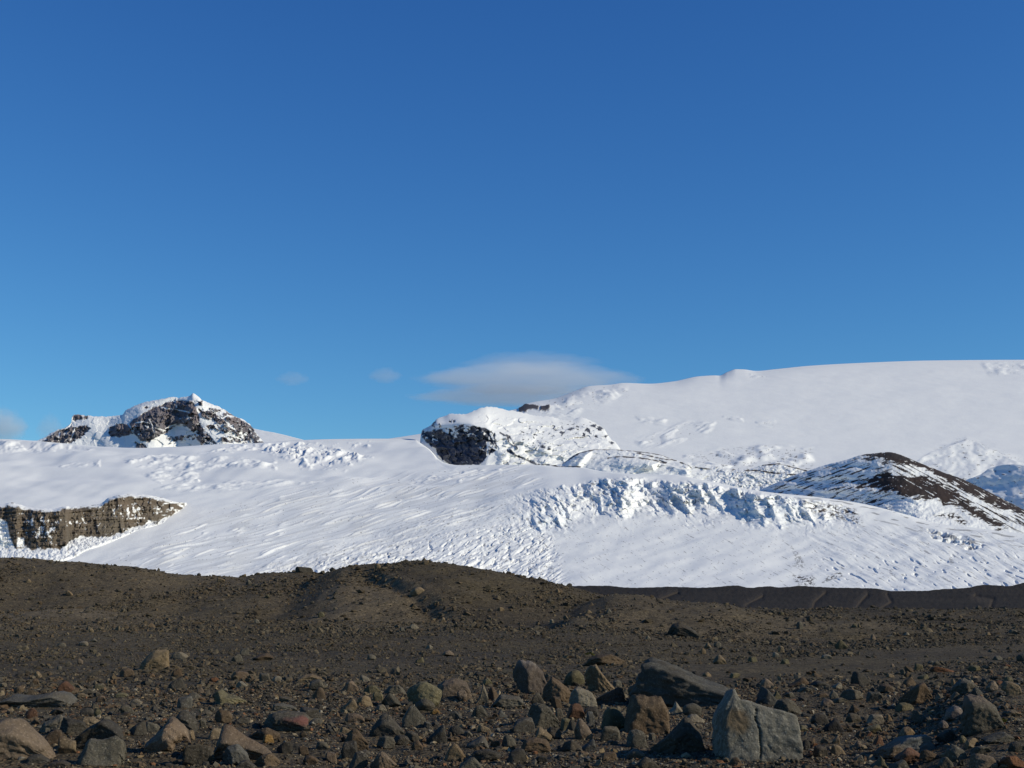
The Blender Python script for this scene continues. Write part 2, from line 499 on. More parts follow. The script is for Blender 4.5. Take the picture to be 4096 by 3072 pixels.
def oc_fn(U, Y, D):
    px = D / F
    top = oc_top(U)
    fade = sstep(0, 4, Y - top)
    uc = oc_ridge(Y)
    # near side of the corner: black wall turned left; beyond it snow turned right
    topz = sstep(1, -5, Y - oc_rt(U))
    fold = -np.maximum(0, uc - U) * (2.7 - 1.5 * topz) - (np.hypot(np.maximum(0, U - uc), 14) - 14) * 0.30 * (1 - 0.8 * topz)
    f1 = facets((U - 0.3 * Y) / 8.0, Y / 7.0, 106)
    f2 = facets((U - 0.3 * Y) / 3.6, Y / 3.0, 108)
    pat = 0.22 * f1[2] + 0.32 * f2[2] + 0.45 * fbm(U / 3.2, Y / 2.4, 105, 3, 0.65) + 0.45 * sstep(445, 428, Y + 0.12 * (U - 440))
    rock = rough_mask(poly_sd(U, Y, OC), U, Y, 1.2, 5, 4, 101, 0.5) * sstep(-0.1, 0.1, 0.5 - pat)
    rock = np.maximum(rock, rough_mask(poly_sd(U, Y, OC2), U, Y, 1.5, 5, 4, 103, 0.5) * sstep(-0.1, 0.1, 0.2 - pat))
    rock = np.maximum(rock, rough_mask(poly_sd(U, Y, OC3), U, Y, 1.5, 5, 4, 104, 0.5) * sstep(-0.1, 0.1, -0.1 - pat))
    for ln in OCL:
        rock = np.maximum(rock, 0.9 * sstep(0.9, 0.3, line_d(U, Y, ln) + 0.9 * fbm(U / 5, Y / 5, 107, 3)))
    specks = sstep(0.40, 0.5, fbm(U / 4.0, Y / 1.9, 109, 3)) * sstep(-5, 2, poly_sd(U, Y, K3([(150, 740), (400, 720), (680, 680), (840, 720), (800, 770), (560, 780), (300, 800), (440, 900), (200, 870)])))
    for cx_, cy_, rr_ in ((594, 425.5, 2.6), (600, 429, 3.0), (588, 431, 2.4), (584, 435, 1.8), (571, 430, 2.6), (562, 433, 1.8), (606, 436, 2.2), (577, 427, 1.6), (556, 430, 1.8), (543, 447, 2.2), (549, 449, 1.6), (612, 443, 2.0), (596, 436, 1.6)):
        dd_ = np.hypot((U - cx_) / 1.5, Y - cy_)
        rock = np.maximum(rock, sstep(0.5, -0.4, dd_ - rr_ * 0.62 + 1.5 * fbm(U / 2.6, Y / 1.8, 112, 3)))
    rock = np.maximum(rock, specks)
    bumps = fbm(U / 26, Y / 12, 111, 3, 0.42)
    near = px * fade * rock * (6.0 * f1[0] + 3.0 * f2[0] + 1.2 * fbm(U / 4, Y / 3, 113, 2, 0.6)) + fold * px / 3.5
    near = near + px * sstep(5, 18, Y - top) * sstep(0, 14, U - uc) * 9 * bumps * (1 - 0.85 * topz)
    f3 = facets((U + 1.2 * Y) / 17.0, (Y - 0.25 * U) / 9.0, 118, 0.4)
    f4 = facets((U + 1.2 * Y) / 7.0, (Y - 0.25 * U) / 4.0, 119, 0.4)
    near = near + px * sstep(2, 9, Y - top) * sstep(0, 14, U - uc) * (4.5 * f3[0] + 1.6 * f4[0])
    up = px * 1.8 * sstep(4, 26, U - uc) * sstep(500, 530, U + (Y - 410)) * np.maximum(0, fbm(U / 22, Y / 7, 115, 3, 0.42) + 0.15) * sstep(2, 12, Y - top)
    return dict(near=near, up=up, rock=rock)


M_oc = terrain_mat('outcrop_rock', (0.042, 0.048, 0.068), (0.100, 0.106, 0.128), 0.04, warm=0.1)
o = sheet('rock_outcrop', np.arange(412, 640, 0.5), lambda u: 474 + 0 * u, lambda u: oc_top(u) + 1.1 * fbm(u / 5.0, u * 0, 117, 3, 0.6), lambda u: 4300 + 0 * u,
          lambda U, Y: 4.0 + 3 * sstep(460, 620, U) + 16 * sstep(2, -4, Y - oc_rt(U)) + 25 * np.exp(-np.maximum(0, Y - oc_top(U)) / 3.5), M_oc, 170, oc_fn, [(80, 10), (300, 160), (500, 600)])
tag(o, 'black cliff outcrop with snowy humps beside the ice dome', 'rock outcrop', kind='structure')

# ---- right edge hills ---------------------------------------------------------------
def hill_fn(seed, amp, cut, dirs=0.5):
    def fn(U, Y, D):
        px = D / F
        bumps = fbm(U / 24, Y / 12, seed, 3, 0.42)
        pat = fbm((U - dirs * Y) / 7.0, (Y) / 2.0, seed + 5, 4, 0.6)
        return dict(near=px * amp * bumps, up=px * 0.25 * fbm(U / 9, Y / 4, seed + 9, 2), rock=sstep(cut, cut + 0.15, pat))
    return fn


o = sheet('snow_hill', np.arange(890, 1200, 0.8), lambda u: 505 + 0 * u,
          curve([(890, 472), (915, 462), (930, 452.5), (940, 449), (955.5, 443.6), (966, 440.6), (978, 442.2), (983, 446), (990, 449.5), (996, 451), (1005, 456.5), (1024, 463.5), (1060, 470), (1200, 480)]),
          lambda u: 4150 + 0 * u, lambda U, Y: 12 + 0 * Y, M_dome, 120, hill_fn(121, 7, 0.48), [(60, 8), (200, 40), (400, 500)])
tag(o, 'small snowy hill with a dark rimmed top behind the dark cone', 'hill', kind='structure')
M_bl = terrain_mat('shaded_hill', (0.06, 0.06, 0.07), (0.1, 0.1, 0.11), 0.05)
o = sheet('snow_knoll', np.arange(940, 1200, 0.8), lambda u: 520 + 0 * u,
          curve([(940, 492), (955, 486), (966, 480), (979.5, 475), (990, 468.3), (1005, 464.7), (1014, 464), (1024, 465.5), (1050, 470), (1200, 500)]),
          lambda u: 3500 - 2.0 * (np.minimum(u, 1030) - 940) + 0 * u, lambda U, Y: 3.5 + 0 * Y, M_bl, 120, hill_fn(131, 6, 0.42), [(40, 8), (200, 60), (400, 500)])
tag(o, 'snowy knoll in blue shade at the right edge', 'hill', kind='structure')

# ---- bedrock ridge in the centre ------------------------------------------------------
rg_top = curve([(525, 470), (540, 466.5), (562, 463.7), (570, 457.5), (578.3, 453.1), (595.7, 449.4), (611.9, 449.4), (636.7, 451.2), (659, 454.4), (675.3, 460), (686.5, 461.8),
                (717.6, 465.5), (730, 468.5), (748.6, 469), (764, 464.5), (779, 463.3), (794, 466.8), (809, 470.5), (840, 476), (900, 490)])
RGL = [K3([(500, 1015), (640, 930), (770, 900), (900, 898), (1100, 915), (1280, 940), (1410, 985)]), K3([(870, 970), (960, 958), (1130, 970), (1250, 990), (1330, 1015)]),
       K3([(1450, 1005), (1520, 1030), (1540, 1050)]), K3([(1570, 1045), (1700, 1060)]), K3([(1960, 1070), (2080, 1070), (2212, 1095)]), K4([(0, 800), (100, 805), (240, 825), (340, 830)]),
       K4([(90, 765), (200, 755), (260, 770), (390, 805)]), K3([(1280, 990), (1340, 1010)]), K3([(1100, 930), (1300, 975), (1420, 990)]), K3([(310, 1018), (380, 1022), (480, 1038), (650, 1040)])]


RGS = [(K3([(500, 1018), (560, 975), (640, 935), (720, 925), (690, 980), (640, 1030), (560, 1035)]), 562, 0.7), (K3([(860, 1045), (900, 1000), (960, 965), (1130, 985), (1270, 1010), (1230, 1050), (1000, 1058)]), 606, 0.4),
       (K3([(1330, 1010), (1420, 1000), (1520, 1040), (1500, 1080), (1380, 1075)]), 665, 0.6)]


def zone0(U, Y, poly, w): return sstep(-w, w, poly_sd(U, Y, poly))


def rg_fn(U, Y, D):
    px = D / F
    top = rg_top(U)
    step1 = curve([(560, 466), (605, 459), (620, 456.5), (640, 458), (665, 464), (690, 470), (720, 474), (760, 480)])(U)
    # two benches: the lower rib stands nearer
    near = px * 8 * sstep(-1.5, 1.5, Y - step1) * sstep(590, 610, U) * sstep(720, 680, U)
    ribs = ridged((U + 1.1 * (Y - 450)) / 30, Y / 60, 143, 2)
    near = near + px * (4.0 * (ribs - 0.5) + 2.2 * fbm(U / 14, Y / 8, 145, 3, 0.45))
    for poly, u0, k in RGS:
        near = near + zone0(U, Y, poly, 4.0) * px * k * (U - u0)
    rg_f = facets((U + Y) / 9.0, Y / 4.5, 148)
    near = near + px * 2.0 * rg_f[0]
    rock = 0
    for ln in RGL:
        rock = np.maximum(rock, sstep(0.8, 0.15, line_d(U, Y, ln) + 0.8 * fbm(U / 6, Y / 4, 147, 3)))
    mor = sstep(690, 730, U)
    chunk = fbm(U / 6, Y / 3.5, 149, 4, 0.65)
    near = near + mor * px * 3.0 * chunk
    pat = fbm((U - 0.5 * Y) / 5, Y / 1.6, 151, 4, 0.65)
    rock = np.maximum(rock, (0.25 + 0.75 * mor) * sstep(0.40 - 0.1 * mor, 0.55, pat))
    return dict(near=near, rock=np.clip(rock, 0, 1), up=px * 0.25 * fbm(U / 5, Y / 3, 153, 2))


M_rg = terrain_mat('bedrock', (0.05, 0.048, 0.05), (0.1, 0.09, 0.085), 0.06)
o = sheet('bedrock_ridge', np.arange(525, 900, 0.5), lambda u: 512 + 0 * u, rg_top, lambda u: 2900 - 0.3 * (u - 525) + 0 * u,
          lambda U, Y: 4.5 + 12 * np.exp(-np.maximum(0, Y - rg_top(U)) / 2.5), M_rg, 190, rg_fn, [(50, 8), (200, 60), (500, 500)])
tag(o, 'low snowy bedrock ridge with thin dark rock edges above the icefall', 'ridge', kind='structure')

# ---- dark cone hill -------------------------------------------------------------------
cn_top = curve([(760, 490), (785, 479), (798.7, 473.6), (809, 470.5), (824.3, 465.3), (845.4, 460), (862, 454.9), (877, 453), (889, 452), (899.7, 454.5), (914.8, 460.8), (929.8, 466.8), (944.9, 472.8),
                (960, 478), (975, 484.9), (990, 492.4), (1005, 500), (1024, 509.7), (1100, 545), (1200, 590)])
CB = K4([(690, 925), (760, 865), (850, 828), (950, 826), (1100, 838), (1210, 850), (1330, 915), (1450, 1000), (1560, 1085), (1680, 1160), (1760, 1200), (1640, 1175), (1500, 1095), (1400, 1045),
         (1280, 1012), (1150, 985), (1020, 970), (900, 935), (800, 905)])
CR = K4([(740, 695), (850, 680), (930, 672), (1000, 685), (1100, 730), (1300, 810), (1500, 890), (1825, 1055), (2300, 1300), (2300, 1350), (1825, 1100), (1650, 1040), (1500, 975), (1380, 900), (1250, 830), (1120, 765),
         (1040, 765), (960, 745), (900, 725)])


def cn_fn(U, Y, D):
    px = D / F
    top = cn_top(U)
    rock = rough_mask(poly_sd(U, Y, CB), U + 0.9 * (Y - 480), Y, 6.0, 12, 3.5, 161, 0.6)
    rock = np.maximum(rock, rough_mask(poly_sd(U, Y, CR), U + 0.9 * (Y - 480), Y, 3.5, 12, 3, 163, 0.6))
    # streaks of scree and snow running down to the right
    q = Y - 0.56 * (U - 889)
    right = sstep(880, 915, U)
    strk = fbm(U / 26, q / 2.6, 165, 4, 0.6)
    zone = sstep(-3, 5, poly_sd(U, Y, K4([(880, 700), (1000, 700), (1300, 830), (1825, 1080), (2300, 1320), (2300, 1500), (1825, 1215), (1650, 1180), (1300, 950), (1000, 850), (840, 800)])))
    rock = np.maximum(rock, zone * sstep(0.10, 0.22, strk))
    q2 = Y + 0.33 * (U - 889)
    strl = fbm(U / 16, q2 / 2.0, 167, 4, 0.55)
    zl = sstep(0, 4, Y - top) * sstep(905, 880, U)
    rock = np.maximum(rock, zl * sstep(0.12, 0.24, strl))
    rock = np.maximum(rock, sstep(1.1, 0.2, np.abs(Y - top - 0.5)) * sstep(850, 880, U))
    sn = fbm(U / 13, q / 1.7, 169, 4, 0.6) * right + (1 - right) * fbm(U / 12, q2 / 1.8, 170, 4, 0.6)
    rock = rock * sstep(-0.50, -0.38, sn)
    z2 = sstep(-1.5, 1.5, poly_sd(U, Y, K4([(1225, 1095), (1370, 1080), (1460, 1150), (1420, 1165), (1350, 1120), (1240, 1105)])))
    rock = np.maximum(rock, z2 * sstep(-0.05, 0.1, fbm(U / 3, Y / 2, 171, 3)))
    low = sstep(6, 18, Y - top) * (1 - rock)
    chunk = fbm(U / 7, Y / 3.5, 173, 3, 0.5)
    near = px * (4 * fbm(U / 30, Y / 20, 175, 3) + 1.8 * chunk * low * sstep(960, 900, U) * sstep(480, 492, Y) + 0.6 * chunk)
    uc = 893 + 0.5 * (Y - 455) + 6 * fbm(Y / 9, U / 60, 179, 2)
    dl_, dr_ = np.maximum(0, uc - U), np.maximum(0, U - uc)
    fold = -(np.hypot(dl_, 22) - 22) * 1.15 - (np.hypot(dr_, 14) - 14) * 0.25
    return dict(near=near + fold * px, rock=np.clip(rock, 0, 1), up=px * 0.25 * fbm(U / 3, Y / 3, 177, 2))


M_cn = terrain_mat('scree_cone', (0.026, 0.022, 0.021), (0.048, 0.038, 0.034), 0.12)
o = sheet('scree_hill', np.arange(760, 1200, 0.5), lambda u: np.maximum(550, cn_top(u) + 8), cn_top, lambda u: 2080 + 0 * u,
          lambda U, Y: 3.2 + 10 * np.exp(-np.maximum(0, Y - cn_top(U)) / 3.5), M_cn, 210, cn_fn, [(30, 6), (150, 60), (300, 400)])
tag(o, 'dark brown scree cone with snow streaks at right', 'hill', kind='structure')

# ---- glacier -----------------------------------------------------------------------------
gl_top = curve([(-200, 437), (0, 439), (12, 439.4), (37, 441), (60, 443), (99.5, 446.5), (137, 447.9), (175, 446.8), (211, 444.6), (250, 443.4), (263.5, 442.6), (303.5, 440), (337, 439), (380.5, 438.7),
                (404, 438.8), (414, 439.4), (419, 442), (424, 445.5), (429, 449), (434, 454), (437.7, 458.5), (444, 462.6), (451.4, 464.6), (461, 465.2), (480, 465.2), (520, 464.6), (537, 465), (559.7, 467), (580.8, 467.6), (605.7, 471.8),
                (636.7, 474), (674, 474.9), (698.9, 479.2), (723.8, 484.2), (748.6, 489.2), (775, 492.9), (809.3, 496.2), (854.5, 502.2), (899.7, 512.7), (937.4, 523.3), (975, 527.8), (1024, 533.8), (1100, 541), (1250, 556)])
lip = curve([(360, 548), (430, 526), (470, 510), (500, 497.9), (518.6, 492.9), (543.5, 489.2), (568.4, 486.7), (594.5, 481.1), (624.3, 479.2), (655.4, 480.5), (686.5, 482.3), (717.6, 486.7), (748.6, 491.4), (775, 495.5), (786.7, 497), (824.3, 503), (854.5, 510), (880, 518)])
lowe = curve([(360, 580), (430, 562), (470, 550), (500, 542), (524.9, 536.4), (549.7, 531.4), (580.8, 517), (600, 514), (621.8, 516.5), (649.2, 505.3), (686.5, 511.5), (723.8, 511.5), (761, 522), (779, 523), (839.4, 517.3), (863.5, 524), (880, 520)])
_gy_ = np.array([436, 440, 445, 450, 460, 470, 485, 500, 520, 545, 570, 610.0])
_gr_ = np.array([130, 120, 100, 85, 60, 30, 13, 8, 6, 5.6, 6, 7.0])


def icefall_smooth(U, Y):
    a, b = lip(U), lowe(U)
    return sstep(-4, 3.0, Y - a) * sstep(10, -8, Y - b) * sstep(370, 700, U) * sstep(890, 800, U)


def icefall(U, Y):
    a, b = lip(U), lowe(U)
    return sstep(-2.5, 2.0, Y - a + 2.0 * fbm(U / 9, Y / 9, 198, 2)) * sstep(15, -13, Y - b + 9.0 * fbm(U / 14, Y / 14, 199, 3)) * sstep(492, 560, U + 0.5 * (Y - 500)) * sstep(872, 835, U)


def gl_rate(U, Y):
    r = np.interp(Y, _gy_, _gr_)
    r = r * (1 - 0.70 * icefall_smooth(U, Y))
    return r + 30 * np.exp(-np.maximum(0, Y - gl_top(U)) / 1.5)


def zone(U, Y, poly, w): return sstep(-w, w, poly_sd(U, Y, poly))


def gl_fn(U, Y, D):
    px = D / F
    ice = 0; dirt_shade = 0
    up = 1.9 * fbm(U / 110, Y / 20, 201, 2) + 0.8 * fbm(U / 45, (Y + 0.25 * U) / 12, 202, 2)
    # smooth swells that tilt the snow toward and away from the sun
    up = up + 2.6 * fbm(U / 80 + 3, Y / 11, 203, 2) * sstep(520, 470, Y) * sstep(500, 430, U)
    # long crevasse streaks rising to the right
    q = Y + 0.27 * (U - 300) + 1.2 * fbm(U / 60, Y / 20, 205, 2)
    st = ridged(U / 40, q / 3.2, 207, 1, 0.4)
    lon = ridged(U / 90, q / 4.6, 208, 1, 0.3)
    zs = zone(U, Y, [(85, 575), (150, 545), (210, 515), (300, 490), (395, 478), (520, 465), (540, 480), (470, 520), (400, 560), (300, 590), (100, 590)], 12)
    br = sstep(0.0, 0.4, fbm(U / 30, q / 7, 209, 3))
    up = up + zs * br * 0.8 * np.maximum(0, st - 0.70) / 0.30
    lw = zs * sstep(0.74, 0.94, lon) * sstep(-0.1, 0.35, fbm(U / 50, q / 9, 210, 2))
    up = up + 1.15 * lw
    dirt_shade = np.maximum(dirt_shade, 0.16 * zs * sstep(0.62, 0.8, ridged(U / 80, (q + 1.5) / 4.2, 212, 1, 0.4)))
    # blocky crevasses near the snout
    zc = zone(U, Y, [(225, 600), (250, 572), (330, 545), (410, 520), (470, 505), (520, 500), (550, 540), (560, 580), (560, 605)], 12)
    q3 = Y + 0.42 * (U - 300)
    ck = ridged(U / 20 + 0.4 * fbm(U / 12, Y / 9, 213, 2), q3 / 5.0, 215, 3, 0.42)
    zamp = 0.25 + 1.5 * sstep(530, 590, Y + 0.1 * (U - 400)) * (0.6 + 0.8 * sstep(-0.3, 0.4, fbm(U / 35, Y / 14, 214, 2)))
    up = up + zc * 1.45 * zamp * (ck - 0.55)
    cg = fbm(U / 7, q3 / 3.0, 217, 3, 0.6)
    up = up - zc * 2.2 * sstep(0.34, 0.55, cg) * sstep(535, 562, Y + 0.2 * (U - 400))
    # upper left icefall and snow waves
    def waves(poly, sx, sy, amp, seed, w=4, cut=0.0):
        return zone(U, Y, poly, w) * amp * np.maximum(0, fbm(U / (1.5 * sx), (Y + 0.12 * U) / (1.15 * sy), seed, 3, 0.45) + cut - 0.25 * sstep(0.1, -0.3, fbm(U / 40, Y / 9, seed + 50, 2)))
    up = up + waves(K2([(-100, 560), (420, 530), (800, 610), (980, 660), (760, 760), (420, 740), (150, 640)]), 8, 3.2, 4.2, 221, 3, 0.2)
    up = up + waves(K2([(650, 525), (960, 525), (960, 590), (650, 570)]), 7, 2.2, 2.2, 223, 2, 0.0)
    up = up + waves(K1([(980, 680), (1300, 640), (1900, 680), (2212, 700), (2212, 760), (1700, 760), (1050, 740)]), 12, 2.6, 3.6, 225, 3, 0.2)
    up = up + waves(K1([(1150, 800), (1300, 770), (1600, 775), (1600, 840), (1300, 870)]), 12, 2.2, 2.8, 227, 2, 0.25)
    up = up + waves(K1([(1250, 910), (1500, 860), (2212, 850), (2600, 870), (2300, 900), (1700, 940)]), 16, 2.4, 3.0, 229, 3, 0.25)
    up = up + waves(K1([(-400, 510), (100, 505), (700, 560), (750, 600), (300, 610), (-400, 640)]), 12, 3.0, 3.4, 231, 3, 0.25)
    up = up + waves(K1([(480, 725), (800, 700), (800, 745), (480, 755)]), 9, 1.8, 1.8, 233, 2, 0.2)
    up = up + waves(K1([(1900, 560), (2212, 540), (2300, 600), (1600, 640)]), 9, 2.4, 3.0, 235, 2, 0.2)
    up = up + waves(K2([(1250, 840), (1700, 760), (2010, 770), (2010, 800), (1700, 830), (1300, 880)]), 10, 2.2, 2.2, 237, 3, 0.1)
    uf = facets((U + Y) / 6.5, (Y + 0.1 * U) / 3.4, 294)
    up = up + zone(U, Y, K2([(0, 545), (420, 535), (800, 615), (960, 660), (760, 720), (420, 700), (150, 620)]), 3) * 2.0 * uf[0] * sstep(-0.3, 0.3, fbm(U / 30, Y / 9, 295, 2) + 0.1)
    cf = facets(U / 10.0, q3 / 4.0, 296)
    up = up + zc * zamp * 0.9 * cf[0]
    # the big icefall: fins and gullies leaning down to the right
    zi = icefall(U, Y)
    lean = (U - 0.62 * (Y - 495)) + 3.5 * fbm(U / 22, Y / 16, 241, 3)
    fins = ridged(lean / 17.0, Y / 34, 243, 2, 0.45)
    blocks = fbm(lean / 8.0, Y / 7.5, 245, 3, 0.5)
    hz = fbm(U / 26, (Y + 0.10 * U) / 4.2, 246, 3, 0.5) * sstep(590, 640, U)
    amp = 0.55 + 0.6 * sstep(-0.2, 0.3, fbm(U / 50, Y / 20, 248, 2))
    i1 = facets(lean / 9.0, Y / 8.5, 290)
    i2 = facets(lean / 4.2, Y / 4.0, 292)
    near = zi * amp * px * (13.0 * (fins - 0.52) + 5.0 * i1[0] + 1.6 * i2[0] + 2.0 * blocks + 5.0 * hz)
    up = up + zi * amp * (1.2 * fbm(lean / 9, Y / 6, 247, 3, 0.5) + 1.6 * hz + 1.2 * i2[3])
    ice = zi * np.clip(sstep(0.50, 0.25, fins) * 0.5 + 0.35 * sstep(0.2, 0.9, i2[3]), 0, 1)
    dz = zi * sstep(0.30, 0.48, fbm(lean / 5, Y / 7, 249, 4, 0.65)) * sstep(0.6, 0.4, fins)  # dark crevice shade painted into the gullies between the fins
    dirt_shade = np.maximum(dirt_shade, dz * 0.85)
    dirt_shade = np.maximum(dirt_shade, zi * 0.9 * sstep(0.50, 0.62, fbm(lean / 2.5, Y / 2.5, 250, 3)) * sstep(525, 545, U))  # finer crack shade, also put into the colour
    # talus fans below the icefall, radial grooves
    fa = np.arctan2(Y - 470, U - 640)
    rad = np.hypot(U - 640, Y - 470)
    zf = sstep(0, 12, Y - lowe(U)) * sstep(480, 520, U)
    up = up + zf * 0.07 * fbm(fa * 14, rad / 60, 251, 3, 0.5) * sstep(60, 20, Y - lowe(U)) + zf * 0.5 * fbm(U / 40, Y / 12, 252, 3)
    zf2 = zone(U, Y, K4([(400, 1230), (900, 1150), (1500, 1200), (1825, 1250), (2300, 1300), (2300, 1640), (1000, 1640), (500, 1500)]), 10)
    qq = Y - 0.5 * (U - 900)
    up = up + zf2 * 0.6 * fbm(U / 30, qq / 6.0, 253, 3, 0.45)
    dirt_shade = np.maximum(dirt_shade, zf2 * 0.6 * sstep(0.42, 0.52, fbm(U / 15, qq / 2.6, 255, 4, 0.6)))
    up = up - zf2 * 1.3 * sstep(0.48, 0.65, fbm(U / 10, qq / 4, 257, 2, 0.5)) * sstep(545, 570, Y)
    dirt_shade = np.maximum(dirt_shade, zf * 0.7 * sstep(0.52, 0.60, fbm((U - 1.6 * Y) / 3.5, (Y + 0.55 * U) / 14, 259, 4, 0.6)) * (1 - zi))
    # dirt bands along the right margin
    g = gl_top(U)
    for off, seed, k in ((3.0, 261, 0.7), (8.0, 262, 0.7), (13.0, 263, 0.5)):
        wob = 1.6 * fbm(U / 40, Y * 0, seed, 3)
        dirt_shade = np.maximum(dirt_shade, k * sstep(770, 830, U) * sstep(1.1, 0.3, np.abs(Y - g - off - wob) + 1.6 * sstep(-0.25, 0.35, fbm(U / 22, Y / 4, seed + 7, 3))))
    zm = zone(U, Y, K4([(350, 1000), (560, 1040), (700, 1060), (770, 1170), (700, 1150), (600, 1110), (500, 1110), (380, 1060)]), 2)
    rock = zm * sstep(0.05, 0.2, fbm(lean / 5, Y / 2.4, 267, 4, 0.65))
    zn = zone(U, Y, K4([(1190, 1190), (1300, 1210), (1500, 1260), (1580, 1310), (1450, 1330), (1330, 1280), (1220, 1250)]), 2)
    up = up - zn * 4 * sstep(-0.2, 0.3, fbm(U / 10, Y / 4, 269, 3))
    dirt_shade = np.maximum(dirt_shade, zn * 0.8 * sstep(0.0, 0.3, fbm(U / 8, Y / 2.5, 271, 4)))
    # dark debris poking through near the foot
    zd = zone(U, Y, K4([(290, 1490), (420, 1500), (440, 1560), (320, 1560)]), 2) + zone(U, Y, K4([(520, 1500), (610, 1470), (620, 1500), (480, 1545)]), 1.2) \
        + zone(U, Y, K4([(270, 1280), (330, 1340), (380, 1440), (290, 1430), (300, 1350)]), 1.5) * 0.6
    rock = np.maximum(rock, np.clip(zd, 0, 1) * sstep(0.0, 0.15, fbm(U / 3.0, Y / 2.0, 273, 4, 0.65)))
    # stray stones
    rock = np.maximum(rock, (zs + zc + zf > 0.3) * (fbm(U / 2.0, Y / 1.3, 275, 2) > 0.80) * 0.8)
    dirt_shade = np.maximum(dirt_shade, zc * 0.7 * sstep(0.45, 0.55, fbm(U / 4.5, q3 / 1.8, 277, 3)))
    edge = sstep(0, 3, Y - g)
    return dict(up=up * px * edge, near=near, rock=np.clip(rock, 0, 1), dirt_shade=np.clip(dirt_shade, 0, 1), ice=np.clip(ice, 0, 1))


M_gl = terrain_mat('glacier_snow', (0.045, 0.042, 0.042), (0.09, 0.085, 0.08), 0.15, dirt_shade=(0.20, 0.195, 0.195), ice=(0.70, 0.73, 0.75))
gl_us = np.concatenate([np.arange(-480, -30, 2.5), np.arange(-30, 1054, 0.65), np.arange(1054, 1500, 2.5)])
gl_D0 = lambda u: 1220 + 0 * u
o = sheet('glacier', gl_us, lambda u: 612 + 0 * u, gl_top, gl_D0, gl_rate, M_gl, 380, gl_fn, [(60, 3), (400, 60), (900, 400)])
tag(o, 'wide white glacier tongue with a crevassed icefall below the dome', 'glacier', kind='structure')


def gl_depth(us, ys):
    """distance of the glacier surface at picture positions"""
    out = []
    for u, y in zip(us, ys):
        yy = np.arange(612, y - 0.25, -0.5)
        r = gl_rate(np.full(yy.shape, u), yy)
        out.append(1220 + np.sum(0.25 * (r[1:] + r[:-1])))
    return np.array(out)


# ---- brown cliff at the left margin ----------------------------------------------------------
cf_wt = curve(K1([(-1300, 1060), (0, 1062), (80, 1052), (250, 1088), (420, 1100), (520, 1080), (800, 1062), (880, 1012), (980, 982), (1180, 988), (1300, 1012), (1470, 1032), (1500, 1030)]))
cf_top = lambda u: cf_wt(u) - 0.5 - 2.5 * sstep(186, 160, u) - 0.9 * fbm(u / 14, u * 0, 299, 2)
cf_wb = curve(K1([(-1300, 1400), (0, 1385), (130, 1395), (200, 1382), (300, 1400), (530, 1390), (560, 1330), (830, 1290), (950, 1275), (1120, 1210), (1280, 1170), (1430, 1100), (1500, 1045)]))
cf_bt = curve(K1([(-1300, 1560), (0, 1510), (300, 1500), (560, 1470), (700, 1400), (900, 1330), (1100, 1250), (1300, 1190), (1440, 1110), (1500, 1050)]))


def cf_rate(U, Y):
    a, b = cf_wt(U), cf_wb(U)
    wall = sstep(-1, 1, Y - a) * sstep(1, -1, Y - b)
    return 1.0 * wall + (1 - wall) * (4.5 + 6 * sstep(1, -2, Y - a))


def cf_fn(U, Y, D):
    px = D / F
    a, b = cf_wt(U), cf_wb(U)
    wall = sstep(-1.0, 1.0, Y - a + 2.4 * fbm(U / 7, Y / 7, 301, 4, 0.6)) * sstep(1.0, -1.0, Y - b + 4.0 * fbm(U / 9, Y / 9, 303, 4, 0.6))
    h = (Y - a) / np.maximum(b - a, 1)
    c1 = facets(U / 8.0, (Y + 0.07 * U) / 12.0, 320)
    c2 = facets(U / 3.2, (Y + 0.07 * U) / 5.0, 322)
    pat = 0.10 * c1[2] + 0.25 * c2[2] + 0.55 * fbm(U / 2.4, Y / 4.0, 305, 3, 0.65) + 0.25 * fbm(U / 30, (Y + 0.07 * U) / 2.6, 306, 2)
    zs = zone(U, Y, K1([(200, 1150), (300, 1120), (440, 1180), (440, 1320), (250, 1330), (180, 1250)]), 4) * 0.5 + zone(U, Y, K1([(480, 1130), (760, 1120), (860, 1060), (1200, 1020), (1340, 1100), (1100, 1180), (900, 1150), (700, 1260), (480, 1200)]), 4) * 0.34
    rock = wall * sstep(2.0, 4.5, b - a) * sstep(-0.12, 0.12, 0.56 - pat - 0.75 * zs)
    rock = rock * (1 - zone(U, Y, K1([(-1300, 1150), (0, 1155), (55, 1180), (75, 1290), (120, 1395), (0, 1395), (-1300, 1420)]), 0.8))
    rock = rock * (1 - zone(U, Y, K1([(140, 1305), (195, 1310), (195, 1385), (135, 1385)]), 0.6))
    apron = sstep(0, 2, Y - b)
    rock = np.maximum(rock, apron * sstep(0.42, 0.55, fbm(U / 3.5, Y / 2, 307, 4, 0.65)) * 0.8)
    rock = rock * sstep(-0.35, 0.1, fbm(U / 7, Y / 4, 324, 3) + (182 - U) / 45.0)
    topz = sstep(1, -1, Y - a)
    rock = np.maximum(rock, topz * sstep(0.40, 0.52, fbm(U / 8, Y / 1.8, 309, 3, 0.6)) * 0.8)
    rib = ridged(U / 9 + 0.3 * fbm(U / 7, Y / 9, 311, 2), Y / 45, 313, 4, 0.55) - 0.5
    near = px * wall * (2.6 * rib + 2.8 * c1[0] + 2.2 * c2[0] + 0.8 * fbm(U / 3.5, Y / 3, 315, 3) + 3.0 * fbm(U / 40, (Y + 0.07 * U) / 3.5, 316, 2))
    tip = sstep(186.5, 172, U)
    near = near * tip
    up = px * tip * (apron * 1.6 * fbm(U / 5, Y / 3, 317, 4, 0.6) + topz * 0.6 * fbm(U / 12, Y / 3, 319, 3))
    return dict(near=near, up=up, rock=np.clip(rock, 0, 1))


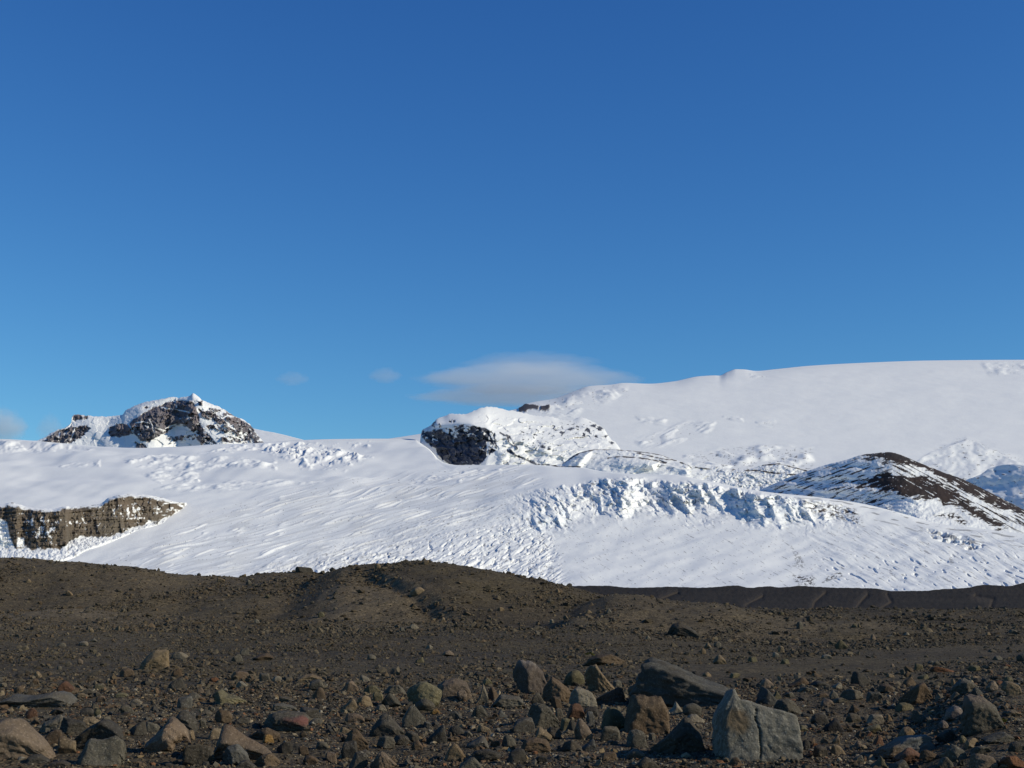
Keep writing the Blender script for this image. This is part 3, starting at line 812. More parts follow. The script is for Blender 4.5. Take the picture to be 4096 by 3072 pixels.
cf_us = np.concatenate([np.arange(-480, -20, 2.0), np.arange(-20, 187, 0.5)])
_cu = np.concatenate([cf_us[:-40:20], cf_us[-40::4], cf_us[-1:]])
_cfD = np.interp(cf_us, _cu, gl_depth(_cu, cf_bt(_cu)) - 10 * sstep(186, 150, _cu))
M_cf = terrain_mat('brown_cliff', (0.075, 0.061, 0.046), (0.150, 0.124, 0.092), 0.09, warm=0.3)
o = sheet('cliff', cf_us, cf_bt, cf_top, lambda u: np.interp(u, cf_us, _cfD), cf_rate, M_cf, 190, cf_fn, [(20, 1), (120, 14), (200, 120)])
tag(o, 'brown layered rock cliff dusted with snow at the left glacier margin', 'cliff', kind='structure')

# ---- far dark moraine ridge, right ----------------------------------------------------------------
mr_top = curve([(430, 598), (520, 592), (560, 587), (575, 586), (605, 585.7), (631, 587.7), (671, 586.8), (701, 587.7), (717, 586.8), (736.5, 585.5), (749.6, 587.7), (768.7, 586.4), (779, 587.4), (800, 586), (828, 587.4),
                (874, 588.4), (893.5, 591), (926, 590.7), (943.5, 589), (964.5, 588), (985.5, 584.8), (1008, 586), (1024, 582.8), (1080, 580), (1250, 578)])
MG = [crop(749, 550, 7.611, [(580, 330), (500, 400), (480, 480)]), crop(749, 550, 7.611, [(1050, 340), (1085, 400), (1000, 450), (1140, 500)]), crop(749, 550, 7.611, [(900, 345), (840, 410), (800, 480)]),
      crop(749, 550, 7.611, [(1720, 350), (1860, 375), (1830, 460), (1870, 540), (2200, 555)]), crop(749, 550, 7.611, [(100, 360), (-20, 420)]), crop(500, 550, 7.611, [(1350, 330), (1240, 370)])]


def mr_fn(U, Y, D):
    px = D / F
    top = mr_top(U)
    near = px * (6 * (ridged((U + 0.8 * (Y - 600)) / 60, Y / 50, 331, 3) - 0.5) + 4 * fbm(U / 30, Y / 10, 333, 4)) * sstep(0, 4, Y - top)
    tanm = 0
    for k, ln in enumerate(MG):
        d = line_d(U, Y, ln)
        cx = np.interp(Y, [p[1] for p in ln], [p[0] for p in ln])
        near = near - px * 22 * np.exp(-(d / 2.2) ** 2) * np.where(U > cx, 1.0, np.exp(-(d / 1.2) ** 2))
        tanm = np.maximum(tanm, 0.7 * np.exp(-((d - 2.5) / 3.0) ** 2) * (U < cx))
    return dict(near=near, up=px * 0.35 * fbm(U / 5, Y / 3, 335, 3), rock=1.0 + 0 * Y, dirt_shade=tanm)


tm = NT('dark_moraine')
_v = tm.n('ShaderNodeTexCoord').outputs['Object']
_c = tm.mix(tm.ramp(tm.noise(_v, 0.05, 5), [(0.3, 0.0), (0.7, 1.0)]), (0.022, 0.0175, 0.0135), (0.034, 0.027, 0.020))
_c = tm.mix(tm.n('ShaderNodeAttribute', attribute_name='dirt_shade').outputs['Fac'], _c, (0.055, 0.043, 0.031))
_c = tm.mix(tm.ramp(tm.noise(_v, 1.2, 4, 0.7), [(0.55, 0.0), (0.75, 0.5)]), _c, (0.045, 0.037, 0.030))
M_mr = tm.out(_c, tm.bump(tm.noise(_v, 0.8, 5, 0.7), 0.5, 0.6), 0.95, 0.1)
o = sheet('moraine_ridge', np.concatenate([np.arange(430, 1050, 0.8), np.arange(1050, 1520, 3.0)]), lambda u: 626 + 0 * u, mr_top, lambda u: 230 + 0 * u, lambda U, Y: 5.5 + 0 * Y, M_mr, 110, mr_fn, [(20, 0.6), (80, 6), (200, 30)])
tag(o, 'low dark gullied moraine ridge at the glacier foot on the right', 'moraine', kind='structure')

# ----------------------------------------------------------------------------
# gravel ground with moraine mounds
# ----------------------------------------------------------------------------
L_top = curve([(-400, 560), (-60, 557.5), (0, 558.5), (33, 560), (66, 563), (85, 565), (112, 567), (138, 568.4), (151, 570.4), (168, 574), (190.5, 575.4), (223, 575.2), (243, 574.8), (250, 573.3), (270, 571.6), (294, 571.4), (313, 573), (330, 577), (360, 590), (400, 610)])
HOLLOW = (528.0, 66.0)
M_top = curve([(255, 612), (285.5, 594), (300, 586), (318, 576), (328.8, 570.7), (342, 565.5), (361.7, 563.4), (381.4, 562), (420.8, 560), (440.5, 560.7), (460, 563.4), (486.5, 568), (500, 571.2), (526, 577), (552.6, 583), (569.6, 586.2), (605, 594.5), (640, 602), (690, 612), (740, 622)])
N_top = curve([(545, 622), (560, 615), (575, 606), (592, 600), (618, 595), (644.5, 596.2), (671, 600), (697, 601), (723, 603.4), (749.6, 609.6), (775, 615), (788, 616), (815, 617.5), (854, 619.5), (900, 624), (960, 630)])
CUT = [(380, 84.5), (398, 81.6), (425, 78), (447, 74.5), (486, 68.5), (519, 65), (540, 63)]
cutx = [((u - 512) / F * CP * r, r) for u, r in CUT]


def uofxy(x, y):
    return 512 + F * (x / np.maximum(y, 1e-3)) / CP


def plain(x, y):
    u = uofxy(x, y)
    lift = 0.75 * sstep(30, 72, y) * sstep(800, 560, u)
    right = 0.55 * sstep(880, 1010, u) * sstep(10, 18, y) * sstep(34, 20, y)
    return lift + right


def hill(u, y, top, Dc, wf, wb, skew=0.0):
    zc = CAMZ + zr_(top(u)) * Dc
    d = y - Dc
    pf = 1 - sstep(0, 1, np.clip(-d / wf, 0, 1) ** 0.85)
    pb = 1 - sstep(0, 1, np.clip(d / wb, 0, 1))
    pr = np.where(d < 0, pf, pb)
    return zc * pr - 1.0 * sstep(0.25, 0.0, pr)


def smax(a, b, k):
    h = np.clip(0.5 + 0.5 * (a - b) / k, 0, 1)
    return b + (a - b) * h + k * h * (1 - h)


def zfun(x, y, fine=True):
    x = np.asarray(x, float); y = np.asarray(y, float)
    u = uofxy(x, y)
    z = plain(x, y)
    front = y > 20
    hl = hill(u, y, L_top, 96, 31 + 5 * perlin(u / 120, y * 0 + 1.5, 401), 40)
    hm = hill(u, y, M_top, 88, 27, 30)
    hn = hill(u, y, N_top, 78, 17, 25)
    # second bench in front of the left hill
    hb = (1.3 * sstep(240, 60, u)) * sstep(60, 74, y) * sstep(110, 90, y)
    z2 = smax(z, hl, 0.25)
    z2 = smax(z2, hb + 0.1 - 1.2 * sstep(0.25, 0.0, hb), 0.3)
    # gully in the middle mound
    s = line_d(x, y, cutx)
    cx = np.interp(y, [c[1] for c in cutx[::-1]], [c[0] for c in cutx[::-1]])
    left = x < cx
    inr = sstep(86, 82, y) * sstep(58, 63, y)
    cut = np.where(left, 0.53 * sstep(0.0, 1.3, s + 0.12 * perlin(x / 1.1, y / 1.7, 433)) * np.exp(-np.maximum(0, s - 1.2) / 3.5), 0) * inr
    hm = hm - cut * sstep(0.3, 1.5, hm)
    z2 = smax(z2, hm, 0.2)
    z2 = smax(z2, hn, 0.2)
    hx = (HOLLOW[0] - 512) / F * CP * HOLLOW[1]
    z2 = z2 - 0.75 * np.exp(-((x - hx) / 1.5) ** 2 - ((y - HOLLOW[1]) / 3.0) ** 2) + 0.5 * np.exp(-((x - hx - 2.3) / 1.3) ** 2 - ((y - HOLLOW[1] - 1) / 4.0) ** 2)
    z = np.where(front, z2, z)
    far = sstep(160, 400, y)
    r = np.hypot(x, y)
    amp = sstep(3, 12, r) * (1 - far)
    z = z + amp * (0.10 * fbm(x / 7, y / 7, 411, 3) + 0.28 * fbm(x / 11, y / 16, 413, 3) * sstep(55, 75, y) + 0.10 * fbm(x / 2.4, y / 3.2, 415, 3) * sstep(50, 66, y))
    if fine:
        z = z + amp * (0.035 * fbm(x / 0.9, y / 0.9, 417, 4, 0.6) + 0.012 * fbm(x / 0.16, y / 0.16, 419, 2) * sstep(45, 20, y))
    z = z - far * 2.0
    return z


az_d = np.arctan((np.concatenate([np.arange(-480, -60, 4.0), np.arange(-60, 1084, 1.2), np.arange(1084, 1500, 4.0)]) - 512) / F)
az_c = np.concatenate([np.linspace(az_d[-1], az_d[0] + 2 * np.pi, 60)[1:]])
az = np.concatenate([az_d, az_c])
rr = np.concatenate([[0.05, 2.0, 4.0], np.exp(np.linspace(np.log(6.0), np.log(60), 330)), np.linspace(60, 112, 210)[1:], np.exp(np.linspace(np.log(112), np.log(30000), 70))[1:]])
RR, AZ = np.meshgrid(rr, az, indexing='ij')
# rings follow the forward distance inside the view, plain circles elsewhere
sc_ = np.where(np.abs(np.where(AZ > np.pi, AZ - 2 * np.pi, AZ)) < 0.7, 1 / np.cos(np.clip(np.where(AZ > np.pi, AZ - 2 * np.pi, AZ), -0.7, 0.7)), 1 / math.cos(0.7))
GX, GY = RR * sc_ * np.sin(AZ), RR * sc_ * np.cos(AZ)
GZ = np.where(GY > 3, zfun(GX, np.maximum(GY, 3)), 0.0)
ug = uofxy(GX, np.maximum(GY, 1))
# bare silty patches on the mounds
tanA = sstep(-1.5, 1.5, poly_sd(ug, GY, [(300, 66), (320, 80), (345, 86), (395, 82), (440, 76), (480, 68), (500, 62), (420, 60), (330, 60)]))
tanB = sstep(-6, 6, poly_sd(ug, GY, [(-200, 57), (-200, 78), (90, 76), (150, 68), (120, 60), (40, 56)]))
tanC = sstep(-6, 6, poly_sd(ug, GY, [(560, 66), (600, 78), (860, 78), (900, 70), (760, 62), (600, 62)])) * 0.6
tann = fbm(GX / 5, GY / 7, 421, 4)
tanD = sstep(-20, 20, poly_sd(ug, GY * 1.0, [(-300, 68), (-300, 110), (330, 110), (330, 84), (230, 70)])) * 0.5 * (0.7 + 0.5 * fbm(GX / 9, GY / 12, 425, 3))
tanw = tanD + np.clip((tanA * 0.9 + tanB * 0.8 + tanC) * (0.75 + 0.6 * tann), 0, 1)
near_gravel = sstep(30, 18, GY) * sstep(-0.15, 0.35, fbm(GX / 2.2, GY / 3.0, 423, 3) + 0.05)
n_az = len(az)
gf = grid_faces(len(rr), n_az)
idx = np.arange(len(rr) * n_az).reshape(len(rr), n_az)
wrap = np.stack([idx[:-1, -1], idx[:-1, 0], idx[1:, 0], idx[1:, -1]], -1)
gf = np.concatenate([gf, wrap])

tg = NT('gravel')
v = tg.n('ShaderNodeTexCoord').outputs['Object']
big = tg.noise(v, 0.25, 5, 0.6)
mid = tg.noise(v, 3.0, 5, 0.7)
c = tg.mix(tg.ramp(big, [(0.3, 0.0), (0.7, 1.0)]), (0.064, 0.049, 0.027), (0.098, 0.075, 0.041))
pat_ = tg.noise(v, 0.09, 3, 0.5)
c = tg.mix(tg.ramp(pat_, [(0.42, 0.0), (0.60, 0.55)]), c, (0.042, 0.034, 0.026))
c = tg.mix(tg.ramp(tg.noise(v, 0.55, 4, 0.6), [(0.50, 0.0), (0.70, 0.6)]), c, (0.092, 0.070, 0.044))
c = tg.mix(tg.n('ShaderNodeAttribute', attribute_name='tan').outputs['Fac'], c, (0.150, 0.113, 0.066))
vor = tg.n('ShaderNodeTexVoronoi', i_Scale=22.0, i_Randomness=1.0); tg.l(v, vor.inputs['Vector'])
vs = tg.n('ShaderNodeSeparateColor'); tg.l(vor.outputs['Color'], vs.inputs[0])
cell = tg.ramp(vs.outputs[0], [(0.0, 0.45), (0.5, 0.95), (0.85, 1.35), (1.0, 1.9)])
c = tg.mix(0.8, c, cell, 'MULTIPLY')
v3 = tg.n('ShaderNodeTexVoronoi', i_Scale=8.0, i_Randomness=1.0); tg.l(v, v3.inputs['Vector'])
s3 = tg.n('ShaderNodeSeparateColor'); tg.l(v3.outputs['Color'], s3.inputs[0])
c = tg.mix(0.55, c, tg.ramp(s3.outputs[0], [(0.0, 0.4), (0.6, 0.95), (0.9, 1.5), (1.0, 2.0)]), 'MULTIPLY')
v2 = tg.n('ShaderNodeTexVoronoi', i_Scale=60.0, i_Randomness=1.0); tg.l(v, v2.inputs['Vector'])
s2 = tg.n('ShaderNodeSeparateColor'); tg.l(v2.outputs['Color'], s2.inputs[0])
pick = tg.ramp(s2.outputs[0], [(0.0, 0.0), (0.80, 0.0), (0.82, 1.0)])
pcol = tg.ramp(s2.outputs[1], [(0.0, (0.16, 0.11, 0.055)), (0.45, (0.22, 0.17, 0.10)), (0.7, (0.15, 0.065, 0.03)), (0.9, (0.30, 0.26, 0.18))])
gpa = tg.n('ShaderNodeAttribute', attribute_name='pebbly').outputs['Fac']
c = tg.mix(tg.math('MULTIPLY', pick, tg.math('ADD', tg.math('MULTIPLY', gpa, 0.75), 0.12)), c, pcol)
c = tg.mix(tg.ramp(mid, [(0.35, 0.35), (0.6, 0.0)]), c, (0.02, 0.018, 0.017))
nb = tg.bump(vor.outputs['Distance'], 0.9, 0.02)
nb = tg.bump(tg.noise(v, 9.0, 6, 0.7), 0.6, 0.05, nb)
M_ground = tg.out(c, nb, 0.95, 0.12)
o = mesh_obj('ground', np.stack([GX, GY, GZ], -1), gf, M_ground, True, {'tan': tanw, 'pebbly': near_gravel})
tag(o, 'dark brown gravel plain rising into low stony moraine mounds', 'ground', kind='structure')


def hit(u, y):
    """ground point seen at a picture position"""
    r = np.concatenate([np.arange(5, 60, 0.02), np.arange(60, 160, 0.1)])
    x = xr_(u, y) * r
    zg = zfun(x, r, False)
    zz = CAMZ + zr_(y) * r
    k = np.argmax(zg >= zz)
    if zg[k] < zz[k]: k = int(np.argmin(zz - zg))
    return float(x[k]), float(r[k]), float(zg[k])


# ----------------------------------------------------------------------------
# boulders
# ----------------------------------------------------------------------------
_ico = {}


def ico(n):
    if n not in _ico:
        bm = bmesh.new()
        bmesh.ops.create_icosphere(bm, subdivisions=n, radius=1.0)
        vv = np.array([p.co[:] for p in bm.verts]); ff = np.array([[q.index for q in p.verts] for p in bm.faces])
        bm.free()
        vv /= np.linalg.norm(vv, axis=1)[:, None]
        _ico[n] = (vv, ff)
    return _ico[n]


PROF = {
    'wedgeR': [(0, .6), (.15, 1), (.35, .95), (.7, .68), (1, .4)], 'wedgeL': [(0, .4), (.3, .68), (.65, .95), (.85, 1), (1, .6)],
    'pyr': [(0, .42), (.36, .95), (.46, 1), (.58, .95), (1, .45)], 'pyrL': [(0, .5), (.25, 1), (.4, .95), (.7, .7), (1, .4)], 'pyrR': [(0, .42), (.3, .7), (.6, .96), (.72, 1), (1, .5)],
    'slab': [(0, .55), (.18, .95), (.5, 1), (.85, .85), (1, .5)], 'block': [(0, .75), (.14, 1), (.85, .93), (1, .62)],
    'round': [(0, .8), (.4, 1), (.6, 1), (1, .8)], 'flat': [(0, .4), (.3, .9), (.6, 1), (1, .45)],
    'shard': [(0, .15), (.45, .6), (.58, 1), (.66, .9), (1, .3)],
}


YAW = {'huge dark boulder': -0.35, 'cracked boulder': 0.15, 'shaded brown boulder': -0.5, 'dark sided boulder': 0.15}


def rock_shape(seed, kind, level, crack=None, rough=1.0, yaw=None):
    rs = np.random.RandomState(seed)
    d, f = ico(level)
    rnd = kind == 'round'
    npl = 9 if rnd else 8
    nrm = rs.randn(npl, 3); nrm /= np.linalg.norm(nrm, axis=1)[:, None]
    dist = (0.72 if rnd else 0.84) + 0.22 * rs.rand(npl)
    if crack: nrm, dist = nrm[:2], dist[:2] + 0.25
    base = np.array([[1, 0, 0], [-1, 0, 0], [0, 1, 0], [0, -1, 0], [0, 0, 1], [0, 0, -1]], float)
    base += rs.randn(6, 3) * (0.1 if rnd else 0.05 if crack else 0.2)
    base /= np.linalg.norm(base, axis=1)[:, None]
    N = np.concatenate([base, nrm]); H = np.concatenate([np.full(6, 0.74), dist])
    p = 4.5 if rnd else 28.0
    q = np.maximum(d @ N.T, 0) / H[None]
    r = np.sum(q ** p, axis=1) ** (-1 / p)
    P = d * r[:, None]
    n1 = fbm3(P * 1.6 + seed % 97, seed % 50, 3, 0.5)
    n2 = fbm3(P * 5.0 + seed % 89, seed % 41, 3, 0.6)
    n3 = fbm3(P * 12.0 + seed % 53, seed % 31, 2, 0.6) if level > 3 else 0
    rg = 1 - np.abs(perlin3(P * np.array([3.5, 3.5, 2.2]) + seed % 61, seed % 37)) * 2
    P = P * (1 + rough * ((0.085 if rnd else 0.055) * n1 + 0.042 * n2 + 0.016 * n3 + 0.026 * rg * (0.3 if rnd else 1.0)))[:, None]
    yw = 0.05 + 0.5 * rs.rand() if yaw is None else yaw
    P = np.stack([P[:, 0] * math.cos(yw) - P[:, 1] * math.sin(yw), P[:, 0] * math.sin(yw) + P[:, 1] * math.cos(yw), P[:, 2]], -1)
    lo, hi = P.min(0), P.max(0)
    P = (P - lo) / (hi - lo)
    prof = PROF[kind] if isinstance(kind, str) else kind
    px_ = np.array([a for a, _ in prof]); pz_ = np.array([b for _, b in prof])
    g = np.interp(P[:, 0] + 0.02 * n1, px_, pz_)
    ft = 1.0 if crack else 0.62 + 0.38 * rs.rand()
    gy = np.interp(P[:, 1], [0, 0.35, 0.75, 1], [ft, 1, 1, 0.8])
    P[:, 2] = P[:, 2] * g * gy
    P[:, 2] /= P[:, 2].max()
    P[:, 0] += (rs.rand() - 0.5) * 0.12 * P[:, 2]
    if crack is not None:
        for ln, w, dep in crack:
            dd = line_d(P[:, 0], P[:, 2], ln)
            P[:, 1] += np.where(P[:, 1] < 0.5, dep * np.exp(-(dd / w) ** 2), 0)
    lo, hi = P.min(0), P.max(0)
    P = (P - lo) / (hi - lo)
    return P, f


def rock_mat(name, ca, stain_light=None, spk=0.35, vein=False):
    t = NT(name)
    tc = t.n('ShaderNodeTexCoord')
    v = tc.outputs['Object']
    rnd = t.n('ShaderNodeObjectInfo').outputs['Random']
    off = t.n('ShaderNodeVectorMath', operation='ADD'); t.l(v, off.inputs[0])
    cmb = t.n('ShaderNodeCombineXYZ'); t.l(t.math('MULTIPLY', rnd, 37.0), cmb.inputs[0]); t.l(t.math('MULTIPLY', rnd, 91.0), cmb.inputs[1])
    t.l(cmb.outputs[0], off.inputs[1])
    v = off.outputs[0]
    n1 = t.noise(v, 3.2, 6, 0.65); n2 = t.noise(v, 17.0, 5, 0.7); n3 = t.noise(v, 1.3, 3, 0.5)
    dk = tuple(x * 0.58 for x in ca); lt = tuple(min(0.6, x * 1.35) for x in ca)
    c = t.mix(t.ramp(n1, [(0.3, 0.0), (0.7, 1.0)]), dk, lt)
    c = t.mix(t.ramp(n2, [(0.35, 0.55), (0.55, 0.0)]), c, dk)
    c = t.mix(t.ramp(n3, [(0.5, 0.0), (0.72, 0.45)]), c, (ca[0] * 1.1, ca[1] * 0.9, ca[2] * 0.72))
    vo = t.n('ShaderNodeTexVoronoi', i_Scale=70.0); t.l(v, vo.inputs['Vector'])
    sp = t.n('ShaderNodeSeparateColor'); t.l(vo.outputs['Color'], sp.inputs[0])
    c = t.mix(t.ramp(sp.outputs[0], [(0.0, 0.0), (0.9, 0.0), (0.92, spk)]), c, tuple(min(0.5, x * 2.2 + 0.04) for x in ca))
    if stain_light:
        scol, (sx, sy, sz), srad = stain_light
        gen = tc.outputs['Generated']
        sub = t.n('ShaderNodeVectorMath', operation='DISTANCE'); t.l(gen, sub.inputs[0]); sub.inputs[1].default_value = (sx, sy, sz)
        dd = t.math('ADD', t.math('DIVIDE', sub.outputs['Value'], srad), t.math('MULTIPLY', t.math('SUBTRACT', n1, 0.5), 1.6))
        c = t.mix(t.ramp(dd, [(0.55, 0.9), (1.0, 0.0)]), c, scol)
    val = t.math('ADD', t.math('MULTIPLY', rnd, 0.4), 0.8)
    hs = t.n('ShaderNodeHueSaturation'); t.l(c, hs.inputs['Color']); t.l(val, hs.inputs['Value'])
    nb = t.bump(n1, 0.6, 0.05)
    nb = t.bump(n2, 0.9, 0.022, nb)
    nb = t.bump(t.noise(v, 60.0, 4, 0.7), 0.7, 0.008, nb)
    return t.out(hs.outputs[0], nb, 0.88, 0.2)


RC = {
    'dark grey': (0.052, 0.050, 0.048), 'grey': (0.088, 0.086, 0.080), 'pale grey': (0.150, 0.143, 0.130), 'brown': (0.085, 0.066, 0.050), 'tan': (0.145, 0.119, 0.088),
    'bluish grey': (0.085, 0.088, 0.092), 'pinkish grey': (0.138, 0.114, 0.098), 'rust brown': (0.120, 0.060, 0.034), 'ochre': (0.170, 0.110, 0.045), 'olive grey': (0.105, 0.100, 0.070),
    'reddish brown': (0.105, 0.062, 0.046), 'black': (0.030, 0.030, 0.033), 'mauve grey': (0.150, 0.135, 0.140),
}
RC = {k: (v_[0] * 1.0, v_[1] * 0.88, v_[2] * 0.68) for k, v_ in RC.items()}
RM = {k: rock_mat(k.replace(' ', '_') + '_stone', v_) for k, v_ in RC.items()}
MS = {
    'redstain': rock_mat('red_stained_stone', RC['grey'], ((0.16, 0.065, 0.05), (1.0, 0.1, 0.65), 0.42)),
    'rusttop': rock_mat('rust_topped_stone', RC['brown'], ((0.19, 0.085, 0.025), (0.7, 0.3, 1.0), 0.75)),
    'ochrespot': rock_mat('cracked_grey_stone', (0.150, 0.137, 0.110), ((0.12, 0.085, 0.05), (0.22, 0.0, 0.62), 0.17)),
    'suntop': rock_mat('sun_painted_top_stone', (0.082, 0.062, 0.047), ((0.17, 0.14, 0.115), (0.45, 0.5, 1.05), 0.42)),  # sunlight on the flat top painted into the stone colour
    'brownfoot': rock_mat('brown_footed_stone', RC['pinkish grey'], ((0.09, 0.062, 0.042), (0.25, 0.0, 0.0), 0.4)),
    'twotone': rock_mat('two_tone_stone', RC['pinkish grey'], ((0.155, 0.152, 0.135), (0.85, 0.3, 0.7), 0.7)),
    'tantop': rock_mat('tan_topped_stone', RC['grey'], ((0.15, 0.115, 0.085), (0.4, 0.5, 1.0), 0.55)),
}
X0 = {'A': 0.0, 'B': 170.75, 'C': 341.5, 'D': 512.25, 'E': 683.0, 'F': 853.25}


def box(cr, x0, yt, x1, yb):
    if cr in X0: return (X0[cr] + x0 / 12.955, 640 + yt / 12.955, X0[cr] + x1 / 12.955, 640 + yb / 12.955)
    xo = {'p': 0.0, 'q': 250.0, 'r': 500.0, 's': 749.0}[cr]
    return (xo + x0 / 7.611, 550 + yt / 7.611, xo + x1 / 7.611, 550 + yb / 7.611)


CR1 = [([(.44, .76), (.425, .70), (.415, .64), (.445, .56), (.468, .48), (.462, .40), (.473, .30), (.470, .22), (.45, .13), (.462, .06), (.455, .0)], 0.0045, 0.10), ([(.55, .34), (.60, .26), (.70, .18), (.76, .09), (.80, .0)], 0.004, 0.02),
       ([(.21, .34), (.28, .24)], 0.004, 0.03), ([(.17, .40), (.3, .37), (.4, .36)], 0.004, 0.012), ([(.55, .75), (.7, .68), (.85, .70)], 0.005, 0.02)]
